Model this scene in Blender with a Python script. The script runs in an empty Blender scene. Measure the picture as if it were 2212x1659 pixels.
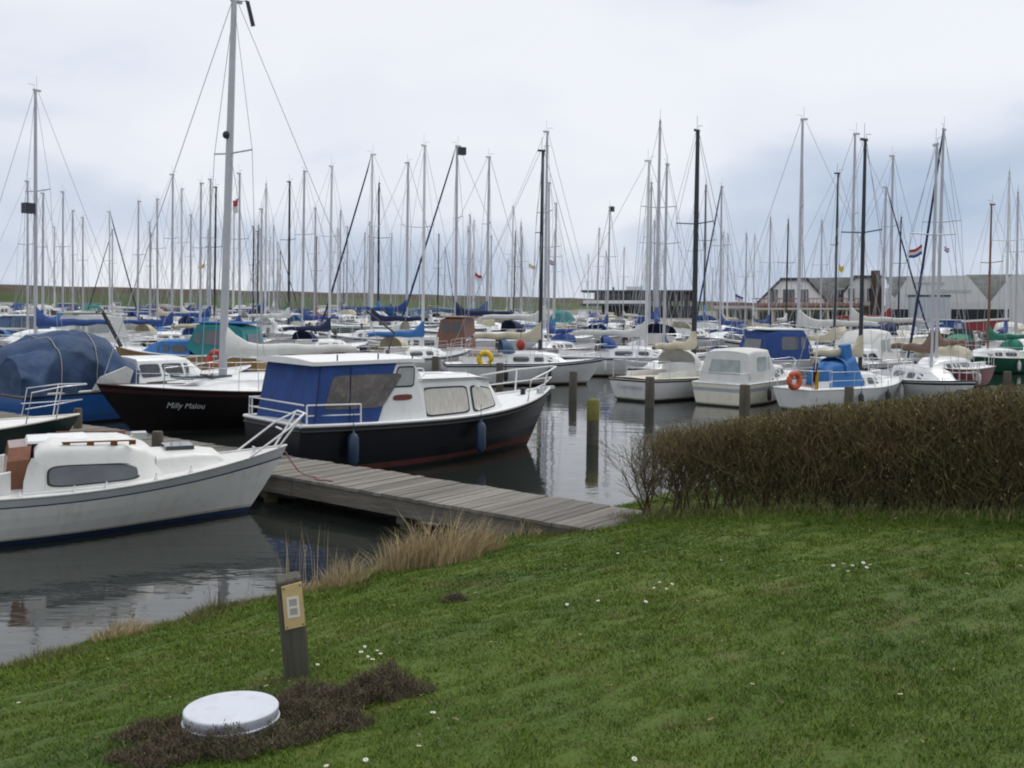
import bpy, math, random
import numpy as np
from mathutils import Vector, Matrix

random.seed(7)
rng = np.random.default_rng(11)
S = bpy.context.scene
COL = S.collection
rad = math.radians

# ------------------------------------------------------------------ camera, sky, sun, exposure
F_PX, PPX, PPY, CAM_H = 2150.0, 1106.0, 716.0, 3.2      # in a 2212 x 1659 measuring grid
cam_d = bpy.data.cameras.new('camera')
cam = bpy.data.objects.new('camera', cam_d)
COL.objects.link(cam)
cam_d.sensor_width = 36
cam_d.lens = 36 * F_PX / 2212
cam_d.shift_y = -(829.5 - PPY) / 2212
cam_d.clip_start, cam_d.clip_end = 0.1, 8000
CAM_R = Matrix.Rotation(rad(88.5), 3, 'X') @ Matrix.Rotation(rad(0.8), 3, 'Z')
cam.matrix_world = Matrix.Translation((0, 0, CAM_H)) @ CAM_R.to_4x4()
S.camera = cam

world = bpy.data.worlds.new('World')
S.world = world
world.use_nodes = True
wn, wl = world.node_tree.nodes, world.node_tree.links
wn.clear()
SUN_EL, SUN_AZ = 54, 40          # azimuth clockwise from +Y
sky = wn.new('ShaderNodeTexSky')
sky.sky_type = 'NISHITA'
sky.sun_disc = False
sky.sun_elevation = rad(SUN_EL)
sky.sun_rotation = rad(SUN_AZ)
tc = wn.new('ShaderNodeTexCoord')
mp = wn.new('ShaderNodeMapping')
mp.inputs['Scale'].default_value = (1.0, 1.0, 2.6)
mp.inputs['Location'].default_value = (3.3, -0.6, 0.5)
wl.new(tc.outputs['Generated'], mp.inputs['Vector'])
n1 = wn.new('ShaderNodeTexNoise')
n1.inputs['Scale'].default_value = 2.6
n1.inputs['Detail'].default_value = 7
n1.inputs['Roughness'].default_value = 0.42
n1.inputs['Distortion'].default_value = 0.35
wl.new(mp.outputs['Vector'], n1.inputs['Vector'])
sp = wn.new('ShaderNodeSeparateXYZ')
wl.new(tc.outputs['Generated'], sp.inputs['Vector'])
el = wn.new('ShaderNodeMapRange')            # thicker, bluer air towards the horizon
el.inputs['From Min'].default_value = 0.0
el.inputs['From Max'].default_value = 0.22
el.inputs['To Min'].default_value = -0.07
el.inputs['To Max'].default_value = 0.13
wl.new(sp.outputs['Z'], el.inputs['Value'])
ad = wn.new('ShaderNodeMath')
ad.operation = 'ADD'
wl.new(n1.outputs['Fac'], ad.inputs[0])
wl.new(el.outputs['Result'], ad.inputs[1])
cr = wn.new('ShaderNodeValToRGB')
cr.color_ramp.elements[0].position = 0.30
cr.color_ramp.elements[0].color = (0.37, 0.455, 0.60, 1)
cr.color_ramp.elements[1].position = 0.66
cr.color_ramp.elements[1].color = (0.79, 0.805, 0.85, 1)
e = cr.color_ramp.elements.new(0.45)
e.color = (0.545, 0.605, 0.715, 1)
e = cr.color_ramp.elements.new(0.54)
e.color = (0.72, 0.75, 0.82, 1)
wl.new(ad.outputs[0], cr.inputs['Fac'])
mul = wn.new('ShaderNodeVectorMath')
mul.operation = 'SCALE'
mul.inputs['Scale'].default_value = 10.0
wl.new(cr.outputs['Color'], mul.inputs[0])
mx = wn.new('ShaderNodeMix')
mx.data_type = 'RGBA'
mx.inputs['Factor'].default_value = 0.94      # closed cloud cover over the clear sky
wl.new(sky.outputs['Color'], mx.inputs['A'])
wl.new(mul.outputs['Vector'], mx.inputs['B'])
bg = wn.new('ShaderNodeBackground')
bg.inputs['Strength'].default_value = 0.1
wl.new(mx.outputs['Result'], bg.inputs['Color'])
wo = wn.new('ShaderNodeOutputWorld')
wl.new(bg.outputs['Background'], wo.inputs['Surface'])

sun_d = bpy.data.lights.new('sun', 'SUN')
sun_d.energy = 1.5
sun_d.angle = rad(18)
sun_d.color = (1.0, 0.96, 0.9)
sun = bpy.data.objects.new('sun', sun_d)
COL.objects.link(sun)
sdir = Vector((math.sin(rad(SUN_AZ)) * math.cos(rad(SUN_EL)), math.cos(rad(SUN_AZ)) * math.cos(rad(SUN_EL)), math.sin(rad(SUN_EL))))
sun.rotation_euler = sdir.to_track_quat('Z', 'Y').to_euler()
sun.location = sdir * 60

S.render.engine = 'CYCLES'
S.view_settings.view_transform = 'Standard'
S.view_settings.look = 'None'
S.view_settings.exposure = 0.18
S.view_settings.gamma = 1.0
S.cycles.use_denoising = True
S.cycles.max_bounces = 8
S.cycles.filter_width = 2.0

# ------------------------------------------------------------------ measuring helpers
def ray(px, py):
    v = CAM_R @ Vector(((px - PPX) / F_PX, -(py - PPY) / F_PX, -1))
    return v / v.y

def at(px, py, d):
    return Vector((0, 0, CAM_H)) + ray(px, py) * d

def on(px, py, z=0.0):
    v = ray(px, py)
    return Vector((0, 0, CAM_H)) + v * ((z - CAM_H) / v.z)

# ------------------------------------------------------------------ materials
MATS = {}

def mat(name, rgb, rough=0.5, metal=0.0, var=0.12, scale=4.0, bump=0.0, bscale=20.0, stretch=(1, 1, 1), coat=0.0,
        dirt=None, dirt_amt=0.0, spec=0.5, obj_rand=0.0, island=0.0, rgb2=None, trans=0.0):
    if name in MATS:
        return MATS[name]
    m = bpy.data.materials.new(name)
    m.use_nodes = True
    nt = m.node_tree
    b = nt.nodes['Principled BSDF']
    b.inputs['Roughness'].default_value = rough
    b.inputs['Metallic'].default_value = metal
    b.inputs['Specular IOR Level'].default_value = spec
    b.inputs['Coat Weight'].default_value = coat
    b.inputs['Coat Roughness'].default_value = 0.15
    t = nt.nodes.new('ShaderNodeTexCoord')
    mpn = nt.nodes.new('ShaderNodeMapping')
    mpn.inputs['Scale'].default_value = stretch
    nt.links.new(t.outputs['Object'], mpn.inputs['Vector'])
    n = nt.nodes.new('ShaderNodeTexNoise')
    n.inputs['Scale'].default_value = scale
    n.inputs['Detail'].default_value = 5
    nt.links.new(mpn.outputs['Vector'], n.inputs['Vector'])
    mr = nt.nodes.new('ShaderNodeMapRange')
    mr.inputs['From Min'].default_value = 0.25
    mr.inputs['From Max'].default_value = 0.75
    nt.links.new(n.outputs['Fac'], mr.inputs['Value'])
    mi = nt.nodes.new('ShaderNodeMix')
    mi.data_type = 'RGBA'
    c2 = rgb2 if rgb2 else tuple(min(1, c * (1 + var)) for c in rgb)
    c1 = rgb if rgb2 else tuple(c * (1 - var) for c in rgb)
    mi.inputs['A'].default_value = (*c1, 1)
    mi.inputs['B'].default_value = (*c2, 1)
    nt.links.new(mr.outputs['Result'], mi.inputs['Factor'])
    out = mi.outputs['Result']
    if dirt:
        n2 = nt.nodes.new('ShaderNodeTexNoise')
        n2.inputs['Scale'].default_value = scale * 2.3
        n2.inputs['Detail'].default_value = 8
        n2.inputs['Roughness'].default_value = 0.7
        nt.links.new(mpn.outputs['Vector'], n2.inputs['Vector'])
        r2 = nt.nodes.new('ShaderNodeMapRange')
        r2.inputs['From Min'].default_value = 0.5
        r2.inputs['From Max'].default_value = 0.72
        r2.inputs['To Max'].default_value = dirt_amt
        nt.links.new(n2.outputs['Fac'], r2.inputs['Value'])
        m2 = nt.nodes.new('ShaderNodeMix')
        m2.data_type = 'RGBA'
        m2.inputs['B'].default_value = (*dirt, 1)
        nt.links.new(out, m2.inputs['A'])
        nt.links.new(r2.outputs['Result'], m2.inputs['Factor'])
        out = m2.outputs['Result']
    if obj_rand or island:
        if obj_rand:
            o = nt.nodes.new('ShaderNodeObjectInfo').outputs['Random']
            amt = obj_rand
        else:
            o = nt.nodes.new('ShaderNodeNewGeometry').outputs['Random Per Island']
            amt = island
        r3 = nt.nodes.new('ShaderNodeMapRange')
        r3.inputs['To Min'].default_value = 1 - amt
        r3.inputs['To Max'].default_value = 1 + amt
        nt.links.new(o, r3.inputs['Value'])
        vm = nt.nodes.new('ShaderNodeVectorMath')
        vm.operation = 'SCALE'
        nt.links.new(out, vm.inputs[0])
        nt.links.new(r3.outputs['Result'], vm.inputs['Scale'])
        out = vm.outputs['Vector']
    nt.links.new(out, b.inputs['Base Color'])
    if bump:
        n3 = nt.nodes.new('ShaderNodeTexNoise')
        n3.inputs['Scale'].default_value = bscale
        n3.inputs['Detail'].default_value = 6
        nt.links.new(mpn.outputs['Vector'], n3.inputs['Vector'])
        bp = nt.nodes.new('ShaderNodeBump')
        bp.inputs['Strength'].default_value = bump
        bp.inputs['Distance'].default_value = 0.05
        nt.links.new(n3.outputs['Fac'], bp.inputs['Height'])
        nt.links.new(bp.outputs['Normal'], b.inputs['Normal'])
    if trans:
        b.inputs['Transmission Weight'].default_value = trans
    MATS[name] = m
    return m

GREY = (0.2, 0.19, 0.16)
mat('gel_white', (0.76, 0.77, 0.76), 0.32, var=0.05, dirt=(0.42, 0.41, 0.36), stretch=(1.6, 1.6, 0.35), dirt_amt=0.35, scale=1.3, coat=0.2)
mat('gel_white2', (0.68, 0.68, 0.65), 0.4, var=0.06, dirt=(0.38, 0.37, 0.31), stretch=(1.6, 1.6, 0.35), dirt_amt=0.4, scale=1.5)
mat('gel_cream', (0.70, 0.67, 0.56), 0.38, var=0.06, dirt=(0.4, 0.36, 0.26), stretch=(1.6, 1.6, 0.35), dirt_amt=0.4, scale=1.4)
mat('gel_scum', (0.42, 0.40, 0.31), 0.6, var=0.25, scale=3, dirt=(0.2, 0.19, 0.12), dirt_amt=0.6)
mat('deck_white', (0.72, 0.73, 0.73), 0.6, var=0.06, dirt=(0.45, 0.45, 0.42), dirt_amt=0.5, scale=2.5)
mat('deck_grey', (0.45, 0.47, 0.48), 0.7, var=0.08, scale=3)
mat('deck_cream', (0.62, 0.58, 0.44), 0.65, var=0.08, dirt=(0.36, 0.33, 0.24), dirt_amt=0.5, scale=2.5)
mat('band_grey', (0.42, 0.44, 0.45), 0.5, var=0.08)
mat('hull_black', (0.009, 0.010, 0.013), 0.3, var=0.2, scale=2, spec=0.3)
mat('hull_aubergine', (0.010, 0.009, 0.010), 0.28, var=0.2, scale=2, spec=0.3)
mat('maroon', (0.042, 0.014, 0.015), 0.4, var=0.15)
mat('hull_blue', (0.015, 0.10, 0.33), 0.3, var=0.12, coat=0.3, dirt=(0.05, 0.12, 0.25), dirt_amt=0.3)
mat('hull_navy', (0.02, 0.035, 0.09), 0.3, var=0.12, coat=0.3)
mat('hull_green', (0.012, 0.09, 0.055), 0.3, var=0.15, coat=0.3)
mat('hull_darkgreen', (0.012, 0.03, 0.028), 0.3, var=0.2, coat=0.3)
mat('hull_tan', (0.36, 0.22, 0.09), 0.4, var=0.15, coat=0.2)
mat('hull_grey', (0.33, 0.36, 0.38), 0.4, var=0.1)
mat('hull_red', (0.22, 0.02, 0.02), 0.4, var=0.15)
mat('anti_red', (0.10, 0.022, 0.018), 0.75, var=0.25, dirt=(0.03, 0.03, 0.02), dirt_amt=0.6)
mat('anti_blue', (0.012, 0.03, 0.09), 0.7, var=0.25, dirt=(0.02, 0.025, 0.02), dirt_amt=0.6)
mat('anti_black', (0.015, 0.016, 0.016), 0.7, var=0.25)
mat('stripe_blue', (0.02, 0.035, 0.11), 0.4, var=0.1)
mat('stripe_black', (0.02, 0.021, 0.023), 0.5, var=0.2)
mat('stripe_teal', (0.02, 0.09, 0.12), 0.4, var=0.1)
mat('canvas_blue', (0.020, 0.060, 0.215), 0.85, var=0.2, bump=1.0, bscale=4, scale=2, stretch=(1.3, 1.3, 0.45))
mat('canvas_bright', (0.03, 0.145, 0.38), 0.8, var=0.12, bump=0.3, bscale=8, scale=3)
mat('canvas_navy', (0.012, 0.02, 0.07), 0.85, var=0.2, bump=0.3, bscale=8, scale=3)
mat('canvas_slate', (0.06, 0.11, 0.20), 0.85, var=0.2, bump=0.3, bscale=8, scale=3)
mat('canvas_teal', (0.02, 0.20, 0.21), 0.8, var=0.15, bump=0.3, bscale=8, scale=3)
mat('canvas_green', (0.015, 0.17, 0.11), 0.8, var=0.15, bump=0.3, bscale=8, scale=3)
mat('canvas_cream', (0.50, 0.46, 0.34), 0.85, var=0.15, bump=0.4, bscale=8, scale=3)
mat('canvas_white', (0.56, 0.565, 0.54), 0.75, var=0.08, bump=0.3, bscale=6, scale=3)
mat('canvas_brown', (0.17, 0.11, 0.075), 0.85, var=0.2, bump=0.4, bscale=8, scale=3)
mat('canvas_red', (0.22, 0.03, 0.03), 0.85, var=0.15, bump=0.3, bscale=8, scale=3)
mat('canvas_black', (0.015, 0.017, 0.022), 0.85, var=0.2, bump=0.4, bscale=8)
mat('tarp_blue', (0.019, 0.052, 0.125), 0.7, var=0.3, bump=0.8, bscale=3, scale=1.3, dirt=(0.07, 0.12, 0.20), dirt_amt=0.6)
mat('glass_dark', (0.035, 0.04, 0.045), 0.08, var=0.4, scale=1.5, spec=0.7)
mat('glass_slate', (0.075, 0.082, 0.095), 0.07, var=0.25, scale=2, spec=0.8)
mat('glass_brown', (0.075, 0.062, 0.055), 0.15, var=0.6, scale=2.4, dirt=(0.25, 0.22, 0.17), dirt_amt=0.7, spec=0.6)
mat('glass_pale', (0.28, 0.32, 0.31), 0.12, var=0.25, scale=3, spec=0.6)
mat('curtain', (0.52, 0.49, 0.43), 0.35, var=0.22, scale=3, stretch=(9, 9, 0.5), coat=0.6)
mat('rubber', (0.02, 0.02, 0.02), 0.6, var=0.2)
mat('alu', (0.46, 0.465, 0.50), 0.45, 0.15, var=0.08, scale=2)
mat('alu_light', (0.66, 0.67, 0.68), 0.45, 0.25, var=0.08, scale=2)
mat('mast_dark', (0.028, 0.032, 0.042), 0.45, 0.2, var=0.15)
mat('mast_wood', (0.20, 0.09, 0.045), 0.45, var=0.2, scale=6, stretch=(1, 1, 0.1))
mat('wire', (0.42, 0.43, 0.46), 0.5, 0.5, var=0.05)
mat('steel', (0.68, 0.69, 0.71), 0.28, 0.75, var=0.05)
mat('paint_white', (0.78, 0.78, 0.77), 0.4, var=0.05)
mat('teak', (0.24, 0.11, 0.045), 0.5, var=0.25, scale=6, stretch=(0.4, 4, 4))
mat('varnish', (0.17, 0.055, 0.02), 0.3, var=0.3, scale=5, stretch=(4, 4, 0.6), coat=0.4)
mat('plate_red', (0.14, 0.02, 0.015), 0.35, var=0.15)
mat('fender_blue', (0.02, 0.042, 0.08), 0.4, var=0.2)
mat('fender_white', (0.6, 0.6, 0.57), 0.45, var=0.1, dirt=GREY, dirt_amt=0.5)
mat('fender_black', (0.018, 0.02, 0.028), 0.5, var=0.2)
mat('orange', (0.58, 0.11, 0.04), 0.6, var=0.15)
mat('red_buoy', (0.36, 0.04, 0.03), 0.6, var=0.15)
mat('yellow', (0.72, 0.50, 0.02), 0.6, var=0.12)
mat('letter_grey', (0.40, 0.42, 0.43), 0.6, var=0.05)
mat('letter_white', (0.36, 0.38, 0.38), 0.6, var=0.05)
mat('letter_dark', (0.05, 0.055, 0.06), 0.6, var=0.05)
mat('rope_pink', (0.30, 0.14, 0.13), 0.9, var=0.2)
mat('rope_pale', (0.45, 0.43, 0.38), 0.9, var=0.2)
mat('wood_deck', (0.195, 0.18, 0.158), 0.85, var=0.2, scale=4, stretch=(6, 0.5, 1), bump=0.5, bscale=14, obj_rand=0.3, dirt=(0.085, 0.085, 0.06), dirt_amt=0.75)
mat('wood_beam', (0.135, 0.125, 0.105), 0.9, var=0.25, scale=3, stretch=(0.3, 4, 2), bump=0.5, bscale=9, dirt=(0.05, 0.055, 0.04), dirt_amt=0.7)
mat('wood_pile', (0.095, 0.085, 0.065), 0.9, var=0.3, scale=4, stretch=(3, 3, 0.3), bump=0.6, bscale=9, dirt=(0.04, 0.05, 0.03), dirt_amt=0.6)
mat('wood_moss', (0.16, 0.15, 0.04), 0.95, var=0.3, scale=9, bump=0.6)
mat('wood_post', (0.105, 0.095, 0.075), 0.9, var=0.25, scale=6, stretch=(5, 5, 0.3), bump=0.7, bscale=12, dirt=(0.04, 0.05, 0.035), dirt_amt=0.7)
mat('flag_red', (0.42, 0.03, 0.03), 0.85)
mat('flag_white', (0.62, 0.62, 0.62), 0.85)
mat('flag_blue', (0.04, 0.07, 0.28), 0.85)
mat('flag_yellow', (0.65, 0.42, 0.03), 0.85)
mat('flag_black', (0.015, 0.015, 0.015), 0.85)

# ------------------------------------------------------------------ mesh kit
class MB:
    def __init__(s):
        s.v, s.f, s.m, s.s = [], [], [], []

    def add(s, vs, fs, m=0, smooth=False):
        b = len(s.v)
        s.v += [tuple(v) for v in vs]
        for f in fs:
            s.f.append(tuple(i + b for i in f))
            s.m.append(m)
            s.s.append(smooth)
        return s

    def box(s, x0, x1, y0, y1, z0, z1, m=0):
        return s.add([(x0, y0, z0), (x1, y0, z0), (x1, y1, z0), (x0, y1, z0), (x0, y0, z1), (x1, y0, z1), (x1, y1, z1), (x0, y1, z1)],
                     [(0, 3, 2, 1), (4, 5, 6, 7), (0, 1, 5, 4), (1, 2, 6, 5), (2, 3, 7, 6), (3, 0, 4, 7)], m)

    def tube(s, pts, r, n=6, m=0, smooth=True, cap=True):
        pts = [Vector(p) for p in pts]
        k = len(pts)
        rs = r if isinstance(r, (list, tuple)) else [r] * k
        vs, fs = [], []
        for i, p in enumerate(pts):
            t = (pts[min(i + 1, k - 1)] - pts[max(i - 1, 0)]).normalized()
            up = Vector((0, 0, 1)) if abs(t.z) < 0.9 else Vector((1, 0, 0))
            a = t.cross(up).normalized()
            b = t.cross(a)
            for j in range(n):
                w = 2 * math.pi * j / n
                vs.append(p + (a * math.cos(w) + b * math.sin(w)) * rs[i])
        for i in range(k - 1):
            for j in range(n):
                j2 = (j + 1) % n
                fs.append((i * n + j, i * n + j2, (i + 1) * n + j2, (i + 1) * n + j))
        s.add(vs, fs, m, smooth)
        if cap:
            s.add(vs[:n], [tuple(range(n))[::-1]], m)
            s.add(vs[-n:], [tuple(range(n))], m)
        return s

    def loft(s, rings, m=0, smooth=True, caps=True, closed=False):
        n = len(rings[0])
        vs = [p for r in rings for p in r]
        fs = []
        for i in range(len(rings) - 1):
            for j in range(n if closed else n - 1):
                j2 = (j + 1) % n
                fs.append((i * n + j, (i + 1) * n + j, (i + 1) * n + j2, i * n + j2))
        s.add(vs, fs, m, smooth)
        if caps:
            s.add(rings[0], [tuple(range(n))], m)
            s.add(rings[-1], [tuple(range(n))[::-1]], m)
        return s

    def lathe(s, prof, c=(0, 0, 0), n=12, m=0, smooth=True):
        rings = [[(c[0] + r * math.cos(2 * math.pi * j / n), c[1] + r * math.sin(2 * math.pi * j / n), c[2] + z) for j in range(n)] for r, z in prof]
        return s.loft(rings, m, smooth, True, True)

    def ball(s, c, rx, ry, rz, n=10, m=0):
        prof = [(math.sin(math.pi * i / 8), -math.cos(math.pi * i / 8)) for i in range(1, 8)]
        rings = [[(c[0] + rx * a * math.cos(2 * math.pi * j / n), c[1] + ry * a * math.sin(2 * math.pi * j / n), c[2] + rz * b) for j in range(n)] for a, b in prof]
        return s.loft(rings, m, True, True, True)

    def torus(s, c, R, r, axis='y', n=16, k=8, a0=0, a1=360, m=0):
        pts = []
        steps = n if a1 - a0 >= 360 else n + 1
        for i in range(n + 1):
            w = rad(a0 + (a1 - a0) * i / n)
            u, v = R * math.cos(w), R * math.sin(w)
            pts.append({'y': (c[0] + u, c[1], c[2] + v), 'x': (c[0], c[1] + u, c[2] + v), 'z': (c[0] + u, c[1] + v, c[2])}[axis])
        return s.tube(pts, r, k, m)

    def prism(s, pts, off, m=0):
        n = len(pts)
        off = Vector(off)
        a = [Vector(p) for p in pts]
        b = [p + off for p in a]
        return s.add(a + b, [tuple(range(n))[::-1], tuple(range(n, 2 * n))] + [(i, (i + 1) % n, n + (i + 1) % n, n + i) for i in range(n)], m)

    def mesh(s, name, mats):
        me = bpy.data.meshes.new(name)
        me.from_pydata(s.v, [], s.f)
        me.polygons.foreach_set('material_index', s.m)
        me.polygons.foreach_set('use_smooth', s.s)
        for m in mats:
            me.materials.append(MATS[m] if isinstance(m, str) else m)
        me.update()
        return me


def tag(o, label=None, cat=None, group=None, kind=None):
    if label:
        o['label'] = label
    if cat:
        o['category'] = cat
    if group:
        o['group'] = group
    if kind:
        o['kind'] = kind
    return o


def link(name, me, parent=None, loc=(0, 0, 0), rot=(0, 0, 0), scale=1.0):
    o = bpy.data.objects.new(name, me)
    COL.objects.link(o)
    o.location = loc
    o.rotation_euler = rot
    if scale != 1.0:
        o.scale = (scale,) * 3
    o.parent = parent
    return o


def obj(name, mb, mats, parent=None, loc=(0, 0, 0), rot=(0, 0, 0)):
    return link(name, mb.mesh(name, mats), parent, loc, rot)


def np_mesh(name, verts, faces, mats, smooth=False):
    me = bpy.data.meshes.new(name)
    nf, k = faces.shape
    me.vertices.add(len(verts))
    me.vertices.foreach_set('co', np.ascontiguousarray(verts, dtype=np.float32).ravel())
    me.loops.add(nf * k)
    me.loops.foreach_set('vertex_index', np.ascontiguousarray(faces, dtype=np.int32).ravel())
    me.polygons.add(nf)
    me.polygons.foreach_set('loop_start', np.arange(0, nf * k, k, dtype=np.int32))
    me.polygons.foreach_set('loop_total', np.full(nf, k, dtype=np.int32))
    if smooth:
        me.polygons.foreach_set('use_smooth', np.ones(nf, dtype=bool))
    for m in mats:
        me.materials.append(MATS[m] if isinstance(m, str) else m)
    me.update(calc_edges=True)
    me.validate()
    return me


def twig_arrays(p0, p1, r0, r1):
    """3-sided prisms from p0 to p1 (N,3)."""
    d = p1 - p0
    d = d / np.maximum(np.linalg.norm(d, axis=1, keepdims=True), 1e-9)
    ref = np.where(np.abs(d[:, 2:3]) < 0.9, np.array([[0, 0, 1.0]]), np.array([[1.0, 0, 0]]))
    a = np.cross(d, ref)
    a /= np.linalg.norm(a, axis=1, keepdims=True)
    b = np.cross(d, a)
    vs = []
    for p, r in ((p0, r0), (p1, r1)):
        for j in range(3):
            w = 2 * math.pi * j / 3
            vs.append(p + (a * math.cos(w) + b * math.sin(w)) * np.asarray(r).reshape(-1, 1))
    v = np.stack(vs, 1).reshape(-1, 3)
    base = (np.arange(len(p0)) * 6)[:, None]
    f = np.concatenate([base + np.array([[j, (j + 1) % 3, 3 + (j + 1) % 3, 3 + j]]) for j in range(3)], 0)
    return v, f


def blade_arrays(base, h, w, lean, curl=0.0):
    """one bent triangle pair per blade; base (N,3), lean (N,2) horizontal offset of the tip."""
    n = len(base)
    ang = rng.uniform(0, 2 * math.pi, n)
    sx = np.stack([np.cos(ang), np.sin(ang), np.zeros(n)], 1) * (w / 2)[:, None]
    mid = base + np.stack([lean[:, 0] * 0.35, lean[:, 1] * 0.35, h * 0.6], 1)
    tip = base + np.stack([lean[:, 0], lean[:, 1], h * (1 - curl)], 1)
    v = np.stack([base - sx, base + sx, mid + sx * 0.75, mid - sx * 0.75, tip], 1).reshape(-1, 3)
    b = (np.arange(n) * 5)[:, None]
    f = np.concatenate([b + np.array([[0, 1, 2]]), b + np.array([[0, 2, 3]]), b + np.array([[3, 2, 4]])], 0)
    return v, f

# ------------------------------------------------------------------ water
def water_material():
    m = bpy.data.materials.new('harbour_water')
    m.use_nodes = True
    nt = m.node_tree
    b = nt.nodes['Principled BSDF']
    b.inputs['Base Color'].default_value = (0.018, 0.022, 0.019, 1)
    b.inputs['Roughness'].default_value = 0.03
    b.inputs['IOR'].default_value = 1.6
    t = nt.nodes.new('ShaderNodeTexCoord')
    prev = None
    for sc, st, dist, (sx, sy) in ((0.9, 0.10, 0.10, (0.7, 1.6)), (4.5, 0.07, 0.03, (0.6, 1.7)), (0.12, 0.12, 0.4, (0.7, 1.3))):
        mpn = nt.nodes.new('ShaderNodeMapping')
        mpn.inputs['Scale'].default_value = (sx, sy, 1)
        nt.links.new(t.outputs['Object'], mpn.inputs['Vector'])
        n = nt.nodes.new('ShaderNodeTexNoise')
        n.inputs['Scale'].default_value = sc
        n.inputs['Detail'].default_value = 3
        n.inputs['Distortion'].default_value = 0.6
        nt.links.new(mpn.outputs['Vector'], n.inputs['Vector'])
        bp = nt.nodes.new('ShaderNodeBump')
        bp.inputs['Strength'].default_value = st
        bp.inputs['Distance'].default_value = dist
        nt.links.new(n.outputs['Fac'], bp.inputs['Height'])
        if prev:
            nt.links.new(prev.outputs['Normal'], bp.inputs['Normal'])
        prev = bp
    nt.links.new(prev.outputs['Normal'], b.inputs['Normal'])
    MATS['water'] = m

water_material()
w = MB()
w.add([(-3000, -60, 0), (3000, -60, 0), (3000, 5000, 0), (-3000, 5000, 0)], [(0, 1, 2, 3)])
tag(obj('water', w, ['water']), 'still grey green harbour water mirroring boats and sky', 'water', kind='structure')

# ------------------------------------------------------------------ lawn on the sloping bank
PROF_S = np.array([-6, -1.5, -0.3, 0.0, 0.35, 1.8, 4.3, 6.5, 8.8, 14, 40])
PROF_Z = np.array([-1.6, -0.7, -0.12, 0.02, 0.16, 0.5, 1.0, 1.3, 1.53, 1.75, 2.2])

def wob(x, y, f, a, ph=0.0):
    return a * (np.sin(x * f + ph) * np.cos(y * f * 0.83 + ph * 1.7) + 0.5 * np.sin(x * f * 2.3 + y * f * 1.9 + ph))

def shore_s(x, y):
    s1 = (x + 4.17) * 0.77 - (y - 8.58) * 0.64
    s2 = (x - 3.0) * 0.5 - (y - 17.0) * 0.87
    return np.minimum(s1, s2) + wob(x, y, 1.6, 0.10, 0.4)

def ground_z(x, y):
    x = np.asarray(x, float)
    y = np.asarray(y, float)
    return np.interp(shore_s(x, y), PROF_S, PROF_Z) + wob(x, y, 2.7, 0.012, 2.0)

def lawn_material(name, blade):
    m = bpy.data.materials.new(name)
    m.use_nodes = True
    nt = m.node_tree
    b = nt.nodes['Principled BSDF']
    b.inputs['Roughness'].default_value = 0.75
    b.inputs['Specular IOR Level'].default_value = 0.2
    t = nt.nodes.new('ShaderNodeTexCoord')
    def noise(sc, det=4, rough=0.55):
        n = nt.nodes.new('ShaderNodeTexNoise')
        n.inputs['Scale'].default_value = sc
        n.inputs['Detail'].default_value = det
        n.inputs['Roughness'].default_value = rough
        nt.links.new(t.outputs['Object'], n.inputs['Vector'])
        return n
    def mixc(a, bcol, fac, lo, hi):
        r = nt.nodes.new('ShaderNodeMapRange')
        r.inputs['From Min'].default_value = lo
        r.inputs['From Max'].default_value = hi
        nt.links.new(fac, r.inputs['Value'])
        x = nt.nodes.new('ShaderNodeMix')
        x.data_type = 'RGBA'
        nt.links.new(r.outputs['Result'], x.inputs['Factor'])
        if isinstance(a, tuple):
            x.inputs['A'].default_value = (*a, 1)
        else:
            nt.links.new(a, x.inputs['A'])
        x.inputs['B'].default_value = (*bcol, 1)
        return x.outputs['Result']
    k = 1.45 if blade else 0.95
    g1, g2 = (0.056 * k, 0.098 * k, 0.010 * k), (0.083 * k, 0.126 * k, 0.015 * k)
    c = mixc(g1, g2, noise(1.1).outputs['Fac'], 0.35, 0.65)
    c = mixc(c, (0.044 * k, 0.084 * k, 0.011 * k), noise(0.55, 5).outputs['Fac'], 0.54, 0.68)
    c = mixc(c, (0.120 * k, 0.112 * k, 0.036 * k), noise(2.3, 6, 0.65).outputs['Fac'], 0.56, 0.76)
    if blade:
        o = nt.nodes.new('ShaderNodeNewGeometry').outputs['Random Per Island']
        c = mixc(c, (0.20, 0.19, 0.06), o, 0.82, 1.2)
        r3 = nt.nodes.new('ShaderNodeMapRange')
        r3.inputs['To Min'].default_value = 0.62
        r3.inputs['To Max'].default_value = 1.3
        nt.links.new(o, r3.inputs['Value'])
        vm = nt.nodes.new('ShaderNodeVectorMath')
        vm.operation = 'SCALE'
        nt.links.new(c, vm.inputs[0])
        nt.links.new(r3.outputs['Result'], vm.inputs['Scale'])
        c = vm.outputs['Vector']
    else:
        c = mixc(c, (0.055, 0.042, 0.026), noise(14, 5, 0.7).outputs['Fac'], 0.55, 0.75)
    nt.links.new(c, b.inputs['Base Color'])
    MATS[name] = m

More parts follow.
